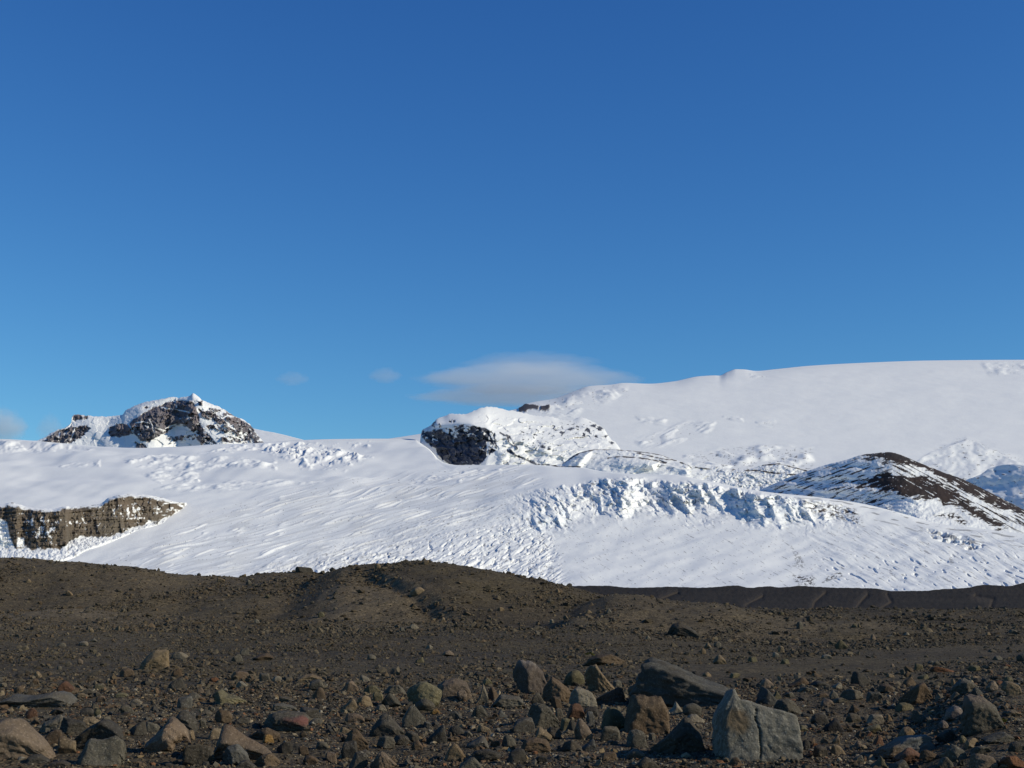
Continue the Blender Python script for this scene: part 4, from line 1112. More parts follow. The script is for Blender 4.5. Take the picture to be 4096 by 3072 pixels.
# crop, x0, top, x1, base, colour, shape, short name, label, material
HERO = [
    ('E', 420, 600, 1535, 1570, 'grey', [(0, .55), (.06, .68), (.13, .82), (.205, .95), (.235, 1), (.26, .97), (.29, .88), (.33, .855), (.40, .85), (.55, .80), (.74, .75), (.88, .71), (.97, .66), (1, .6)], 'cracked boulder',
     'large grey boulder split by a dark vertical crack, horn at its top left', 'ochrespot'),
    ('D', 1560, 250, 2850, 880, 'bluish grey', [(0, .85), (.06, 1), (.3, .97), (.5, .84), (.75, .62), (1, .45)], 'huge dark boulder', 'largest dark slate boulder, long and sloping, behind the cracked grey one', None),
    ('D', 1450, 720, 2045, 1215, 'brown', [(0, .7), (.12, .95), (.3, 1), (.55, .9), (.8, .85), (1, .55)], 'brown wedge boulder', 'big faceted brown boulder narrowing to its foot in the rock pile', None),
    ('D', 1510, 555, 1860, 790, 'rust brown', 'round', 'rust orange boulder', 'rust orange topped boulder just behind the big faceted brown one', 'rusttop'),
    ('D', 20, 275, 440, 700, 'brown', 'block', 'pale topped boulder', 'blocky rough brown boulder, its flat top painted pale like sunlight', 'suntop'),
    ('D', 955, 325, 1345, 670, 'tan', [(0, .7), (.15, .95), (.32, 1), (.5, .72), (.75, .4), (1, .15)], 'tan wedge boulder', 'tan wedge boulder sloping down to the right in the rock pile', None),
    ('D', 680, 395, 930, 605, 'olive grey', 'round', 'rounded olive boulder', 'rounded pale olive boulder left of the tan wedge boulder', None),
    ('D', 395, 490, 800, 830, 'brown', [(0, .6), (.3, 1), (.5, .85), (1, .4)], 'shaded brown boulder', 'brown boulder with a shaded front right of the pale topped block', None),
    ('D', 725, 620, 1090, 875, 'pale grey', 'slab', 'cracked pale slab', 'pale grey slab with a short crack in the middle of the rock pile', None),
    ('D', 1090, 620, 1455, 830, 'reddish brown', 'wedgeL', 'reddish slab', 'reddish brown angular stone lying below the tan wedge boulder', None),
    ('D', 1165, 880, 1465, 1190, 'olive grey', 'round', 'rounded olive cobble', 'egg shaped olive grey boulder standing in front of the big brown one', None),
    ('D', 1135, 1120, 1395, 1305, 'grey', 'block', 'grey block', 'grey block at the foot of the egg shaped olive boulder', None),
    ('D', 1815, 1010, 2470, 1475, 'dark grey', [(0, .25), (.3, .55), (.62, 1), (.7, .97), (.9, .62), (1, .3)], 'ribbed dark boulder', 'dark ribbed boulder lying just left of the cracked grey one', None),
    ('D', 190, 820, 595, 1150, 'grey', [(0, .5), (.15, .95), (.3, 1), (.7, .75), (1, .35)], 'undercut grey boulder', 'grey faceted boulder with a dark undercut, front left of the pile', None),
    ('D', 1485, 1165, 1745, 1390, 'grey', 'slab', 'blunt grey stone', 'blunt grey stone on gravel below the big brown boulder', None),
    ('D', 810, 1025, 1035, 1305, 'pinkish grey', 'pyrL', 'pink leaning stone', 'pinkish leaning stone at the front of the rock pile', None),
    ('D', 285, 1135, 515, 1315, 'tan', 'pyrL', 'tan shard', 'sharp tan shard on gravel in front of the rock pile', None),
    ('D', 2000, 800, 2210, 965, 'pale grey', 'shard', 'pale notched stone', 'pale notched stone touching the right side of the big brown boulder', None),
    ('C', 855, 555, 1285, 860, 'olive grey', 'round', 'big rounded grey boulder', 'big smooth rounded grey boulder left of the rock pile', None),
    ('C', 780, 855, 1085, 1140, 'grey', 'pyr', 'faceted grey stone', 'tall faceted grey stone with a smooth front in front of the rounded boulder', None),
    ('C', 370, 965, 805, 1275, 'dark grey', 'pyr', 'dark pyramid boulder', 'dark pyramid shaped boulder in the middle foreground', None),
    ('C', 1200, 510, 1695, 795, 'pinkish grey', [(0, .7), (.3, .95), (.55, 1), (.85, .8), (1, .4)], 'broad pale boulder', 'broad boulder with a pale top right of the rounded grey one', None),
    ('C', 1725, 575, 1905, 840, 'pale grey', 'shard', 'upright shard', 'upright pointed pale shard left of the pale topped block', None),
    ('C', 1955, 715, 2345, 895, 'grey', 'block', 'ribbed grey block', 'low grey block with vertical ribs under the pale topped boulder', None),
    ('C', 375, 1450, 710, 1720, 'pinkish grey', 'pyr', 'bottom brown boulder', 'brownish boulder cut by the bottom of the view, left of centre', None),
    ('C', 1500, 1525, 1805, 1720, 'grey', 'pyrR', 'bottom grey boulder', 'grey boulder cut by the bottom of the view near the middle', None),
    ('C', 0, 530, 212, 675, 'pinkish grey', 'pyr', 'pink pyramid stone', 'small pinkish pyramid stone beyond the dark pyramid boulder', None),
    ('B', 555, 1105, 1375, 1570, 'pinkish grey', [(0, .25), (.2, .95), (.3, 1), (.5, .8), (.75, .6), (1, .3)], 'pale triangular boulder', 'large pale pinkish triangular boulder in the left foreground', None),
    ('B', 1165, 925, 1775, 1180, 'grey', [(0, .6), (.15, .95), (.5, 1), (.85, .95), (1, .7)], 'red stained boulder', 'grey boulder with a dull red stained right face', 'redstain'),
    ('B', 550, 640, 985, 835, 'olive grey', [(0, .7), (.1, .95), (.17, 1), (.4, .62), (.7, .48), (1, .2)], 'olive leaning wedge', 'olive tan wedge stone with a raised dark left end', None),
    ('B', 140, 1345, 555, 1625, 'dark grey', 'slab', 'speckled dark rock', 'dark speckled rock left of the pale triangular boulder', None),
    ('B', 640, 1360, 1015, 1630, 'bluish grey', 'flat', 'bluish front stone', 'bluish grey stone leaning on the front of the pale triangular boulder', None),
    ('B', -340, 1030, 250, 1480, 'pinkish grey', [(0, .4), (.25, .7), (.52, 1), (.6, 1), (.85, .7), (1, .3)], 'pale humped boulder', 'humped boulder with a dark left side and pale right face', None),
    ('B', 1070, 1470, 1405, 1660, 'brown', 'flat', 'brown front stone', 'brown stone at the lower right foot of the pale triangular boulder', None),
    ('A', -330, 1030, 685, 1590, 'pinkish grey', [(0, .9), (.45, 1), (.6, .92), (.8, .62), (.93, .4), (1, .3)], 'corner boulder', 'very large smooth pinkish boulder cut off by the left edge', 'brownfoot'),
    ('A', 925, 1035, 1645, 1445, 'dark grey', [(0, .3), (.4, .8), (.62, 1), (.85, .75), (1, .5)], 'dark sided boulder', 'wide boulder with a black left side, behind the double humped grey one', None),
    ('A', 965, 1255, 1585, 1650, 'grey', [(0, .4), (.3, .9), (.5, .85), (.78, 1), (.92, .9), (1, .4)], 'double humped boulder', 'double humped grey boulder at the bottom left', None),
    ('A', 0, 670, 965, 880, 'bluish grey', [(0, .3), (.2, .85), (.4, .7), (.72, 1), (.85, .85), (1, .2)], 'long blue slab', 'long low bluish slab near the left edge', None),
    ('A', 1795, 135, 2200, 395, 'tan', [(0, .3), (.3, .8), (.5, 1), (.85, .95), (1, .5)], 'pale tan boulder', 'smooth pale tan boulder with a dark hollow, alone on the left gravel', None),
    ('A', 440, 970, 895, 1220, 'pale grey', 'wedgeL', 'pale oblong stone', 'pale oblong stone right of the large left edge boulder', None),
    ('A', 1055, 1000, 1375, 1175, 'tan', 'wedgeR', 'pale flat slab', 'pale flat topped slab behind the dark sided boulder', None),
    ('F', 285, 1225, 1005, 1530, 'pinkish grey', [(0, .35), (.3, .7), (.5, .95), (.85, 1), (.97, .8), (1, .5)], 'two tone boulder', 'wide flat boulder, pinkish left half and pale grey right half', 'twotone'),
    ('F', 1425, 725, 1935, 1210, 'grey', [(0, .6), (.1, .95), (.5, 1), (.75, .85), (1, .25)], 'tan topped boulder', 'big boulder with a tan top near the right edge', 'tantop'),
    ('F', 550, 1405, 945, 1590, 'reddish brown', 'pyr', 'dark red stone', 'dark red pointed stone in front of the two tone boulder', None),
    ('F', 1175, 855, 1425, 1045, 'mauve grey', 'slab', 'mauve stone', 'pale mauve stone left of the tan topped boulder', None),
    ('F', 620, 555, 1065, 840, 'brown', [(0, .4), (.4, .9), (.6, 1), (1, .3)], 'brown flat boulder', 'low brown boulder left of the mauve stone', None),
    ('E', 955, 605, 1245, 845, 'bluish grey', [(0, .7), (.25, 1), (.5, .9), (.85, .45), (1, .3)], 'dark wedge stone', 'dark wedge stone perched behind the top of the cracked boulder', None),
    ('E', 1200, 770, 1565, 965, 'grey', 'slab', 'grey shoulder slab', 'grey slab lying behind the right shoulder of the cracked boulder', None),
    ('r', 1285, 555, 1525, 665, 'dark grey', [(0, .5), (.2, .9), (.35, 1), (.7, .7), (1, .25)], 'lone dark boulder', 'lone dark boulder at the foot of the right gravel mound', None),
    ('q', 1220, 282, 1335, 350, 'tan', 'round', 'mound boulder', 'pale boulder halfway up the middle gravel mound', None),
    ('q', 345, 128, 485, 172, 'dark grey', 'block', 'skyline boulder', 'dark blocky boulder on the skyline left of the middle mound', None),
]
OTHER = [
    # crop A
    ('A', 755, 1010, 1115, 1245, 'dark grey', 'block'), ('A', 735, 1260, 995, 1485, 'tan', 'block'), ('A', 1550, 365, 1745, 485, 'brown', 'slab'), ('A', 330, 885, 485, 1025, 'reddish brown', 'round'),
    ('A', 430, 405, 545, 505, 'tan', 'pyr'), ('A', 330, 1485, 650, 1630, 'dark grey', 'flat'), ('A', 1240, 725, 1375, 805, 'pinkish grey', 'slab'), ('A', 180, 595, 305, 685, 'brown', 'round'),
    ('A', 960, 685, 1145, 755, 'tan', 'flat'), ('A', 1500, 680, 1650, 755, 'olive grey', 'slab'), ('A', 1220, 575, 1395, 655, 'olive grey', 'wedgeR'), ('A', 640, 885, 835, 965, 'dark grey', 'flat'),
    ('A', 1215, 885, 1305, 995, 'olive grey', 'round'), ('A', 1665, 765, 1835, 835, 'pale grey', 'flat'), ('A', 1640, 1060, 1900, 1240, 'dark grey', 'wedgeL'), ('A', 1880, 1050, 2065, 1190, 'grey', 'block'),
    ('A', 1040, 880, 1220, 990, 'dark grey', 'slab'), ('A', 410, 500, 500, 590, 'brown', 'slab'), ('A', 730, 335, 800, 390, 'grey', 'round'), ('A', 1000, 245, 1080, 310, 'pinkish grey', 'wedgeR'),
    ('A', 1040, 25, 1140, 75, 'pale grey', 'slab'), ('A', 780, 35, 860, 80, 'brown', 'slab'), ('A', 640, 1560, 900, 1660, 'dark grey', 'flat'), ('A', 1060, 630, 1220, 700, 'grey', 'flat'),
    # crop B
    ('B', 0, 920, 355, 1180, 'dark grey', 'pyr'), ('B', 155, 1365, 295, 1475, 'ochre', 'round'), ('B', 1305, 825, 1645, 930, 'grey', 'wedgeR'), ('B', 1635, 875, 1935, 1045, 'dark grey', 'block'),
    ('B', 570, 905, 785, 1075, 'brown', 'block'), ('B', 1025, 1135, 1415, 1300, 'brown', 'flat'), ('B', 1190, 1225, 1345, 1345, 'ochre', 'slab'), ('B', 1365, 1325, 1575, 1490, 'dark grey', 'wedgeL'),
    ('B', 840, 1555, 1095, 1700, 'dark grey', 'flat'), ('B', 0, 155, 235, 245, 'pale grey', 'flat'), ('B', 0, 370, 165, 475, 'brown', 'flat'), ('B', 785, 405, 1025, 515, 'pinkish grey', 'slab'),
    ('B', 1315, 465, 1435, 548, 'pale grey', 'round'), ('B', 1140, 435, 1295, 545, 'grey', 'block'), ('B', 830, 535, 992, 630, 'pale grey', 'pyr'), ('B', 480, 485, 645, 555, 'rust brown', 'flat'),
    ('B', 1395, 735, 1595, 815, 'grey', 'wedgeR'), ('B', 195, 685, 405, 775, 'grey', 'flat'), ('B', 870, 1005, 1035, 1085, 'grey', 'slab'), ('B', 1065, 175, 1335, 265, 'brown', 'flat'),
    ('B', 785, 185, 935, 285, 'grey', 'pyrR'), ('B', 900, 105, 1015, 195, 'grey', 'block'), ('B', 1655, 1375, 1795, 1495, 'brown', 'block'), ('B', 1875, 1315, 2065, 1435, 'grey', 'slab'),
    ('B', 2005, 1455, 2155, 1595, 'pinkish grey', 'block'), ('B', 1715, 1495, 1905, 1635, 'brown', 'slab'), ('B', 1635, 445, 1965, 545, 'tan', 'flat'), ('B', 1795, 515, 1985, 655, 'grey', 'block'),
    ('B', 1795, 1015, 1965, 1105, 'grey', 'round'), ('B', 330, 620, 430, 690, 'pinkish grey', 'flat'), ('B', 480, 860, 570, 930, 'grey', 'slab'), ('B', 370, 1030, 460, 1150, 'grey', 'block'),
    # crop C
    ('C', 30, 955, 295, 1095, 'pinkish grey', 'slab'), ('C', 235, 455, 375, 548, 'pale grey', 'wedgeR'), ('C', 205, 725, 405, 875, 'tan', 'slab'), ('C', 430, 835, 595, 925, 'pale grey', 'flat'),
    ('C', 525, 695, 775, 875, 'grey', 'pyr'), ('C', 945, 770, 1205, 935, 'grey', 'round'), ('C', 465, 1245, 695, 1395, 'grey', 'slab'), ('C', 665, 1235, 885, 1355, 'dark grey', 'slab'),
    ('C', 1495, 655, 1625, 805, 'pinkish grey', 'block'), ('C', 1875, 610, 2035, 775, 'brown', 'pyr'), ('C', 1685, 850, 1895, 1015, 'grey', 'flat'), ('C', 1385, 1115, 1595, 1255, 'dark grey', 'round'),
    ('C', 815, 1185, 1005, 1315, 'dark grey', 'slab'), ('C', 0, 1165, 345, 1430, 'brown', 'flat'), ('C', 0, 1315, 205, 1550, 'dark grey', 'block'), ('C', 215, 1445, 345, 1535, 'pale grey', 'wedgeR'),
    ('C', 1715, 1415, 2035, 1570, 'dark grey', 'round'), ('C', 1375, 925, 1555, 1045, 'bluish grey', 'flat'), ('C', 2015, 920, 2145, 1015, 'bluish grey', 'pyr'), ('C', 0, 765, 200, 930, 'tan', 'wedgeL'),
    ('C', 285, 585, 505, 705, 'olive grey', 'flat'), ('C', 515, 585, 855, 725, 'grey', 'flat'), ('C', 1305, 135, 1465, 205, 'pinkish grey', 'flat'), ('C', 1095, 65, 1185, 120, 'pale grey', 'slab'),
    ('C', 335, 190, 445, 262, 'pale grey', 'slab'), ('C', 955, 225, 1070, 295, 'olive grey', 'wedgeL'), ('C', 405, 675, 535, 795, 'olive grey', 'block'), ('C', 80, 1465, 335, 1710, 'dark grey', 'block'),
    ('C', 1700, 555, 1800, 610, 'grey', 'slab'), ('C', 1060, 1060, 1170, 1140, 'bluish grey', 'slab'), ('C', 1150, 890, 1290, 960, 'ochre', 'flat'), ('C', 1570, 1180, 1700, 1260, 'grey', 'flat'),
    ('C', 1930, 1290, 2050, 1380, 'brown', 'slab'), ('C', 1820, 500, 1950, 590, 'olive grey', 'flat'),
    # crop D
    ('D', 695, 825, 935, 1030, 'reddish brown', 'slab'), ('D', 930, 865, 1115, 1000, 'dark grey', 'block'), ('D', 960, 930, 1065, 1095, 'bluish grey', 'block'), ('D', 700, 1035, 865, 1210, 'dark grey', 'pyr'),
    ('D', 95, 1265, 485, 1475, 'brown', 'slab'), ('D', 905, 1285, 1095, 1435, 'bluish grey', 'pyrR'), ('D', 1765, 1205, 1855, 1315, 'grey', 'block'), ('D', 425, 1135, 625, 1295, 'dark grey', 'block'),
    ('D', 595, 1295, 905, 1460, 'dark grey', 'flat'), ('D', 505, 735, 645, 895, 'brown', 'block'), ('D', 250, 685, 425, 860, 'dark grey', 'pyr'), ('D', 625, 1015, 805, 1175, 'olive grey', 'slab'),
    ('D', 925, 185, 1455, 335, 'brown', 'flat'), ('D', 0, 1005, 285, 1205, 'bluish grey', 'slab'), ('D', 1150, 835, 1205, 900, 'pale grey', 'block'), ('D', 1300, 520, 1420, 625, 'grey', 'slab'),
    ('D', 1180, 430, 1300, 520, 'dark grey', 'slab'), ('D', 560, 890, 665, 1080, 'grey', 'block'), ('D', 310, 1500, 460, 1600, 'dark grey', 'slab'), ('D', 1600, 1520, 1900, 1700, 'dark grey', 'pyr'),
    ('D', 1450, 620, 1520, 690, 'pinkish grey', 'block'),
    # crop E
    ('E', 0, 825, 235, 985, 'grey', 'round'), ('E', 0, 970, 275, 1085, 'pale grey', 'flat'), ('E', 1360, 485, 1645, 615, 'brown', 'pyrR'), ('E', 995, 505, 1190, 625, 'pinkish grey', 'pyr'),
    ('E', 1125, 655, 1275, 765, 'olive grey', 'shard'), ('E', 390, 195, 555, 315, 'tan', 'pyr'), ('E', 1230, 78, 1312, 172, 'tan', 'block'), ('E', 1165, 158, 1242, 225, 'pale grey', 'slab'),
    ('E', 1795, 188, 1925, 245, 'pale grey', 'slab'), ('E', 1265, 245, 1375, 312, 'olive grey', 'slab'), ('E', 278, 38, 375, 122, 'tan', 'pyr'), ('E', 228, 108, 295, 182, 'tan', 'round'),
    ('E', 1975, 0, 2128, 115, 'olive grey', 'pyr'), ('E', 608, 425, 745, 495, 'olive grey', 'slab'), ('E', 255, 415, 365, 475, 'tan', 'flat'), ('E', 1915, 555, 2075, 645, 'pale grey', 'pyrR'),
    ('E', 1635, 535, 1905, 625, 'dark grey', 'flat'), ('E', 1895, 655, 2015, 755, 'grey', 'pyr'), ('E', 1955, 745, 2125, 815, 'grey', 'flat'), ('E', 2055, 635, 2320, 785, 'grey', 'block'),
    ('E', 1805, 1015, 2065, 1210, 'black', 'pyrR'), ('E', 1665, 955, 1885, 1110, 'dark grey', 'slab'), ('E', 1935, 1245, 2035, 1345, 'tan', 'wedgeL'), ('E', 1650, 1335, 1765, 1405, 'rust brown', 'flat'),
    ('E', 1465, 605, 1685, 685, 'grey', 'flat'), ('E', 1690, 1365, 1875, 1510, 'dark grey', 'slab'), ('E', 1530, 1295, 1645, 1435, 'dark grey', 'round'), ('E', 840, 215, 960, 290, 'olive grey', 'slab'),
    ('E', 400, 20, 490, 95, 'grey', 'round'), ('E', 680, 115, 725, 150, 'pale grey', 'slab'), ('E', 1310, 670, 1440, 740, 'grey', 'flat'), ('E', 590, 1520, 760, 1640, 'brown', 'flat'), ('E', 1700, 680, 1900, 740, 'brown', 'flat'),
    # crop F
    ('F', 185, 965, 395, 1095, 'pale grey', 'block'), ('F', -60, 835, 85, 955, 'brown', 'pyr'), ('F', -90, 950, 98, 1075, 'grey', 'slab'), ('F', 795, 305, 915, 395, 'olive grey', 'block'),
    ('F', 1005, 345, 1285, 425, 'rust brown', 'wedgeR'), ('F', 1265, 505, 1665, 700, 'grey', 'pyr'), ('F', 1515, 615, 1695, 735, 'bluish grey', 'pyr'), ('F', 175, 675, 365, 810, 'grey', 'block'),
    ('F', 315, 575, 515, 695, 'brown', 'slab'), ('F', 125, 1095, 355, 1205, 'olive grey', 'wedgeL'), ('F', 1195, 1355, 1455, 1570, 'grey', 'block'), ('F', 1525, 1475, 1885, 1700, 'pinkish grey', 'block'),
    ('F', 1085, 1515, 1295, 1710, 'grey', 'pyr'), ('F', 1525, 1375, 1785, 1500, 'bluish grey', 'slab'), ('F', 1455, 1275, 1645, 1410, 'tan', 'slab'), ('F', 875, 1425, 1125, 1570, 'brown', 'wedgeR'),
    ('F', 1675, 1195, 2065, 1340, 'grey', 'pyrR'), ('F', 1105, 1045, 1235, 1155, 'mauve grey', 'round'), ('F', 475, 1555, 715, 1700, 'grey', 'pyrR'), ('F', 205, 1505, 445, 1670, 'olive grey', 'shard'),
    ('F', 1495, 325, 1645, 405, 'olive grey', 'slab'), ('F', 435, 435, 535, 485, 'tan', 'slab'), ('F', 835, 445, 975, 505, 'olive grey', 'wedgeL'), ('F', 655, 405, 745, 475, 'brown', 'pyr'),
    ('F', 1525, 465, 1625, 528, 'tan', 'slab'), ('F', 1985, 915, 2175, 985, 'tan', 'flat'), ('F', 1955, 475, 2065, 565, 'olive grey', 'round'), ('F', 2125, 175, 2320, 275, 'grey', 'round'),
    ('F', 1815, 205, 1925, 265, 'grey', 'slab'), ('F', 1025, 635, 1185, 705, 'grey', 'wedgeR'), ('F', 1265, 675, 1395, 775, 'grey', 'pyr'), ('F', 560, 815, 785, 930, 'olive grey', 'slab'),
    ('F', 765, 915, 975, 1090, 'grey', 'wedgeR'), ('F', 1085, 1165, 1350, 1330, 'dark grey', 'pyrR'), ('F', 485, 305, 535, 350, 'pinkish grey', 'slab'), ('F', 640, 1050, 690, 1115, 'tan', 'block'),
    ('F', 960, 270, 1075, 305, 'bluish grey', 'flat'), ('F', 1930, 315, 2040, 350, 'rust brown', 'flat'), ('F', 1265, 505, 1330, 590, 'tan', 'pyr'), ('F', 425, 965, 500, 1055, 'tan', 'pyr'),
    ('F', 2020, 1320, 2212, 1460, 'dark grey', 'slab'), ('F', 1380, 1240, 1470, 1340, 'olive grey', 'slab'), ('F', 1900, 1500, 2250, 1680, 'rust brown', 'flat'),
    # mid distance
    ('q', 950, 102, 998, 148, 'tan', 'round'), ('q', 1312, 76, 1362, 112, 'tan', 'block'), ('q', 1205, 566, 1282, 602, 'pale grey', 'flat'), ('q', 1138, 588, 1182, 622, 'grey', 'block'),
    ('q', 1448, 513, 1492, 556, 'tan', 'pyr'), ('q', 515, 470, 565, 512, 'olive grey', 'slab'), ('q', 1880, 435, 1935, 470, 'tan', 'slab'), ('q', 300, 335, 330, 358, 'grey', 'round'), ('q', 1535, 430, 1560, 465, 'brown', 'block'),
    ('p', 505, 308, 552, 352, 'tan', 'wedgeR'), ('p', 195, 218, 238, 252, 'tan', 'pyr'), ('p', 1650, 213, 1712, 247, 'tan', 'block'), ('p', 1938, 528, 1978, 562, 'pale grey', 'slab'),
    ('p', 678, 598, 712, 627, 'tan', 'round'), ('p', 648, 103, 684, 127, 'dark grey', 'round'), ('p', 783, 113, 822, 137, 'dark grey', 'round'), ('p', 1008, 126, 1058, 146, 'dark grey', 'slab'),
    ('p', 1498, 176, 1530, 192, 'dark grey', 'round'), ('p', 195, 65, 220, 82, 'dark grey', 'pyr'), ('p', 430, 705, 505, 735, 'grey', 'flat'), ('p', 600, 695, 665, 725, 'pale grey', 'slab'), ('p', 690, 670, 740, 700, 'grey', 'pyr'),
    ('p', 1870, 225, 1915, 262, 'grey', 'pyr'), ('p', 2020, 340, 2050, 368, 'olive grey', 'block'),
    ('r', 428, 293, 458, 327, 'tan', 'wedgeR'), ('r', 656, 456, 698, 487, 'tan', 'slab'), ('r', 803, 446, 853, 487, 'grey', 'pyr'), ('r', 378, 528, 412, 562, 'pale grey', 'block'),
    ('r', 1188, 363, 1218, 392, 'dark grey', 'wedgeR'), ('r', 256, 613, 314, 643, 'pale grey', 'wedgeR'), ('r', 508, 253, 548, 272, 'dark grey', 'round'), ('r', 1105, 650, 1145, 685, 'pale grey', 'pyr'),
    ('s', 362, 546, 408, 604, 'grey', 'block'), ('s', 828, 558, 852, 592, 'tan', 'pyr'), ('s', 782, 562, 822, 592, 'olive grey', 'round'), ('s', 1978, 607, 2052, 642, 'pale grey', 'wedgeR'),
    ('s', 1803, 626, 1842, 652, 'tan', 'slab'), ('s', 1413, 703, 1442, 732, 'grey', 'wedgeR'), ('s', 230, 472, 265, 497, 'olive grey', 'round'), ('s', 405, 470, 440, 502, 'grey', 'pyr'),
    ('s', 1180, 625, 1220, 655, 'pale grey', 'pyr'), ('s', 1040, 648, 1110, 665, 'grey', 'flat'), ('s', 335, 670, 385, 692, 'tan', 'slab'), ('s', 1225, 525, 1250, 555, 'dark grey', 'pyr'),
    ('s', 925, 640, 965, 685, 'pinkish grey', 'pyr'), ('s', 1490, 555, 1520, 588, 'olive grey', 'pyr'),
]
random.seed(11)
rocks = []          # records of every single boulder


def add_rock(bx, colour, kind, mat=None, crack=None, hero=None, label=None, seed=0):
    xl, yt, xr, yb = bx
    if hero != 'cracked boulder':
        g_ = 0.035 * (xr - xl); xl -= g_; xr += g_; yt -= 0.05 * (yb - yt)
    uc = 0.5 * (xl + xr)
    x0, r0, z0 = hit(uc, yb)
    w = xr - xl
    rs = random.Random(seed)
    W0 = w * r0 / F
    flatk = kind in ('flat', 'slab', 'wedgeR', 'wedgeL')
    dep = W0 * (0.62 + 0.25 * rs.random())
    rc = r0 + 0.5 * dep
    W = w / F * rc * CP * 1.0
    ztop = CAMZ + zr_(yt) * (r0 + 0.55 * dep)
    Hh = max(ztop - z0, 0.18 * W0)
    if crack: dep = W0 * 0.8
    lev = 6 if crack else (5 if w > 26 else (4 if w > 7 else 3))
    P, f = rock_shape(seed * 7 + 13, kind, lev, crack, 0.7 if crack else 1.9 if hero == 'huge dark boulder' else 1.35 if w > 24 else 1.0, YAW.get(hero))
    sink = 0.17 * Hh
    co = np.empty_like(P)
    co[:, 0] = (P[:, 0] - 0.5) * W
    co[:, 1] = (P[:, 1] - 0.0) * dep
    co[:, 2] = P[:, 2] * (Hh + sink) - sink
    co[:, 1] -= 0.5 * dep
    o = mesh_obj('boulder' if W > 0.32 else 'stone', co, f, mat or RM[colour], True)
    o.location = (xr_(uc, yb) * rc, rc, z0)
    rocks.append(dict(o=o, u=uc, yt=yt, yb=yb, w=w, W=W, H=Hh, colour=colour, kind=kind, hero=hero, label=label, x=o.location[0], y=rc, z=z0))
    return o


for i, h in enumerate(HERO):
    cr, a, b, c_, d, colour, kind, short, label, mt = h
    add_rock(box(cr, a, b, c_, d), colour, kind, MS[mt] if mt else None, CR1 if i == 0 else None, short, label, seed=101 + i)
for i, h in enumerate(OTHER):
    cr, a, b, c_, d, colour, kind = h
    add_rock(box(cr, a, b, c_, d), colour, kind, seed=501 + i)

rx = random.Random(77)
placed = [(r['u'], r['yb'], r['w']) for r in rocks]
n_extra = 0
for tries in range(4000):
    if n_extra >= 38: break
    zx = rx.random()
    if zx < 0.5: u_, y_ = rx.uniform(800, 1020), rx.uniform(682, 764)
    elif zx < 0.75: u_, y_ = rx.uniform(420, 700), rx.uniform(700, 764)
    else: u_, y_ = rx.uniform(5, 420), rx.uniform(690, 764)
    w_ = rx.uniform(11, 21)
    if any(abs(u_ - a) < 0.5 * (w_ + c) and abs(y_ - b) < 9 for a, b, c in placed): continue
    placed.append((u_, y_, w_))
    h_ = w_ * rx.uniform(0.55, 0.95)
    add_rock((u_ - w_ / 2, y_ - h_, u_ + w_ / 2, y_), rx.choice(['dark grey', 'grey', 'grey', 'brown', 'pinkish grey', 'olive grey', 'tan', 'bluish grey', 'reddish brown']),
             rx.choice(['block', 'slab', 'wedgeR', 'wedgeL', 'pyr', 'pyrR', 'flat']), seed=3000 + n_extra)
    n_extra += 1

# ---- labels for the plain boulders: look, then place beside a landmark ---------------
heroes = [r for r in rocks if r['hero']]
SHAPEW = {'wedgeR': 'sloping', 'wedgeL': 'tilted', 'pyr': 'pointed', 'pyrL': 'pointed', 'pyrR': 'pointed', 'slab': 'blunt', 'block': 'blocky', 'round': 'rounded', 'flat': 'flat', 'shard': 'sharp'}


def relation(r, h):
    du = r['u'] - h['u']; dv = r['yb'] - h['yb']
    hw = 0.5 * h['w']
    if abs(du) < hw + 0.3 * r['w']:
        return 'in front of' if dv > 0 else 'behind'
    if dv > max(6.0, 0.35 * abs(du)): return 'front right of' if du > 0 else 'front left of'
    if dv < -max(6.0, 0.35 * abs(du)): return 'back right of' if du > 0 else 'back left of'
    return 'right of' if du > 0 else 'left of'


used = set(h['label'] for h in heroes)
for r in rocks:
    if r['label'] is None:
        size = 'tiny' if r['W'] < 0.13 else 'small' if r['W'] < 0.24 else 'medium' if r['W'] < 0.45 else 'large'
        noun = 'boulder' if r['W'] > 0.32 else 'stone'
        hs = sorted(heroes, key=lambda h: math.hypot((h['u'] - r['u']), 2.2 * (h['yb'] - r['yb'])))
        base = f"{size} {r['colour']} {SHAPEW[r['kind']]} {noun}"
        done = None
        cands = [f"{base} {relation(r, hs[0])} the {hs[0]['hero']}"]
        for k in (1, 2, 3):
            cands.append(f"{base} {relation(r, hs[0])} the {hs[0]['hero']} and {relation(r, hs[k])} the {hs[k]['hero']}")
        for c_ in cands:
            if c_ not in used and len(c_.split()) <= 16:
                done = c_; break
        if done is None: done = cands[0]
        r['label'] = done; used.add(done)
    W = r['W']
    tag(r['o'], r['label'], 'boulder' if W > 0.32 else 'stone', 'boulders and stones on the gravel')

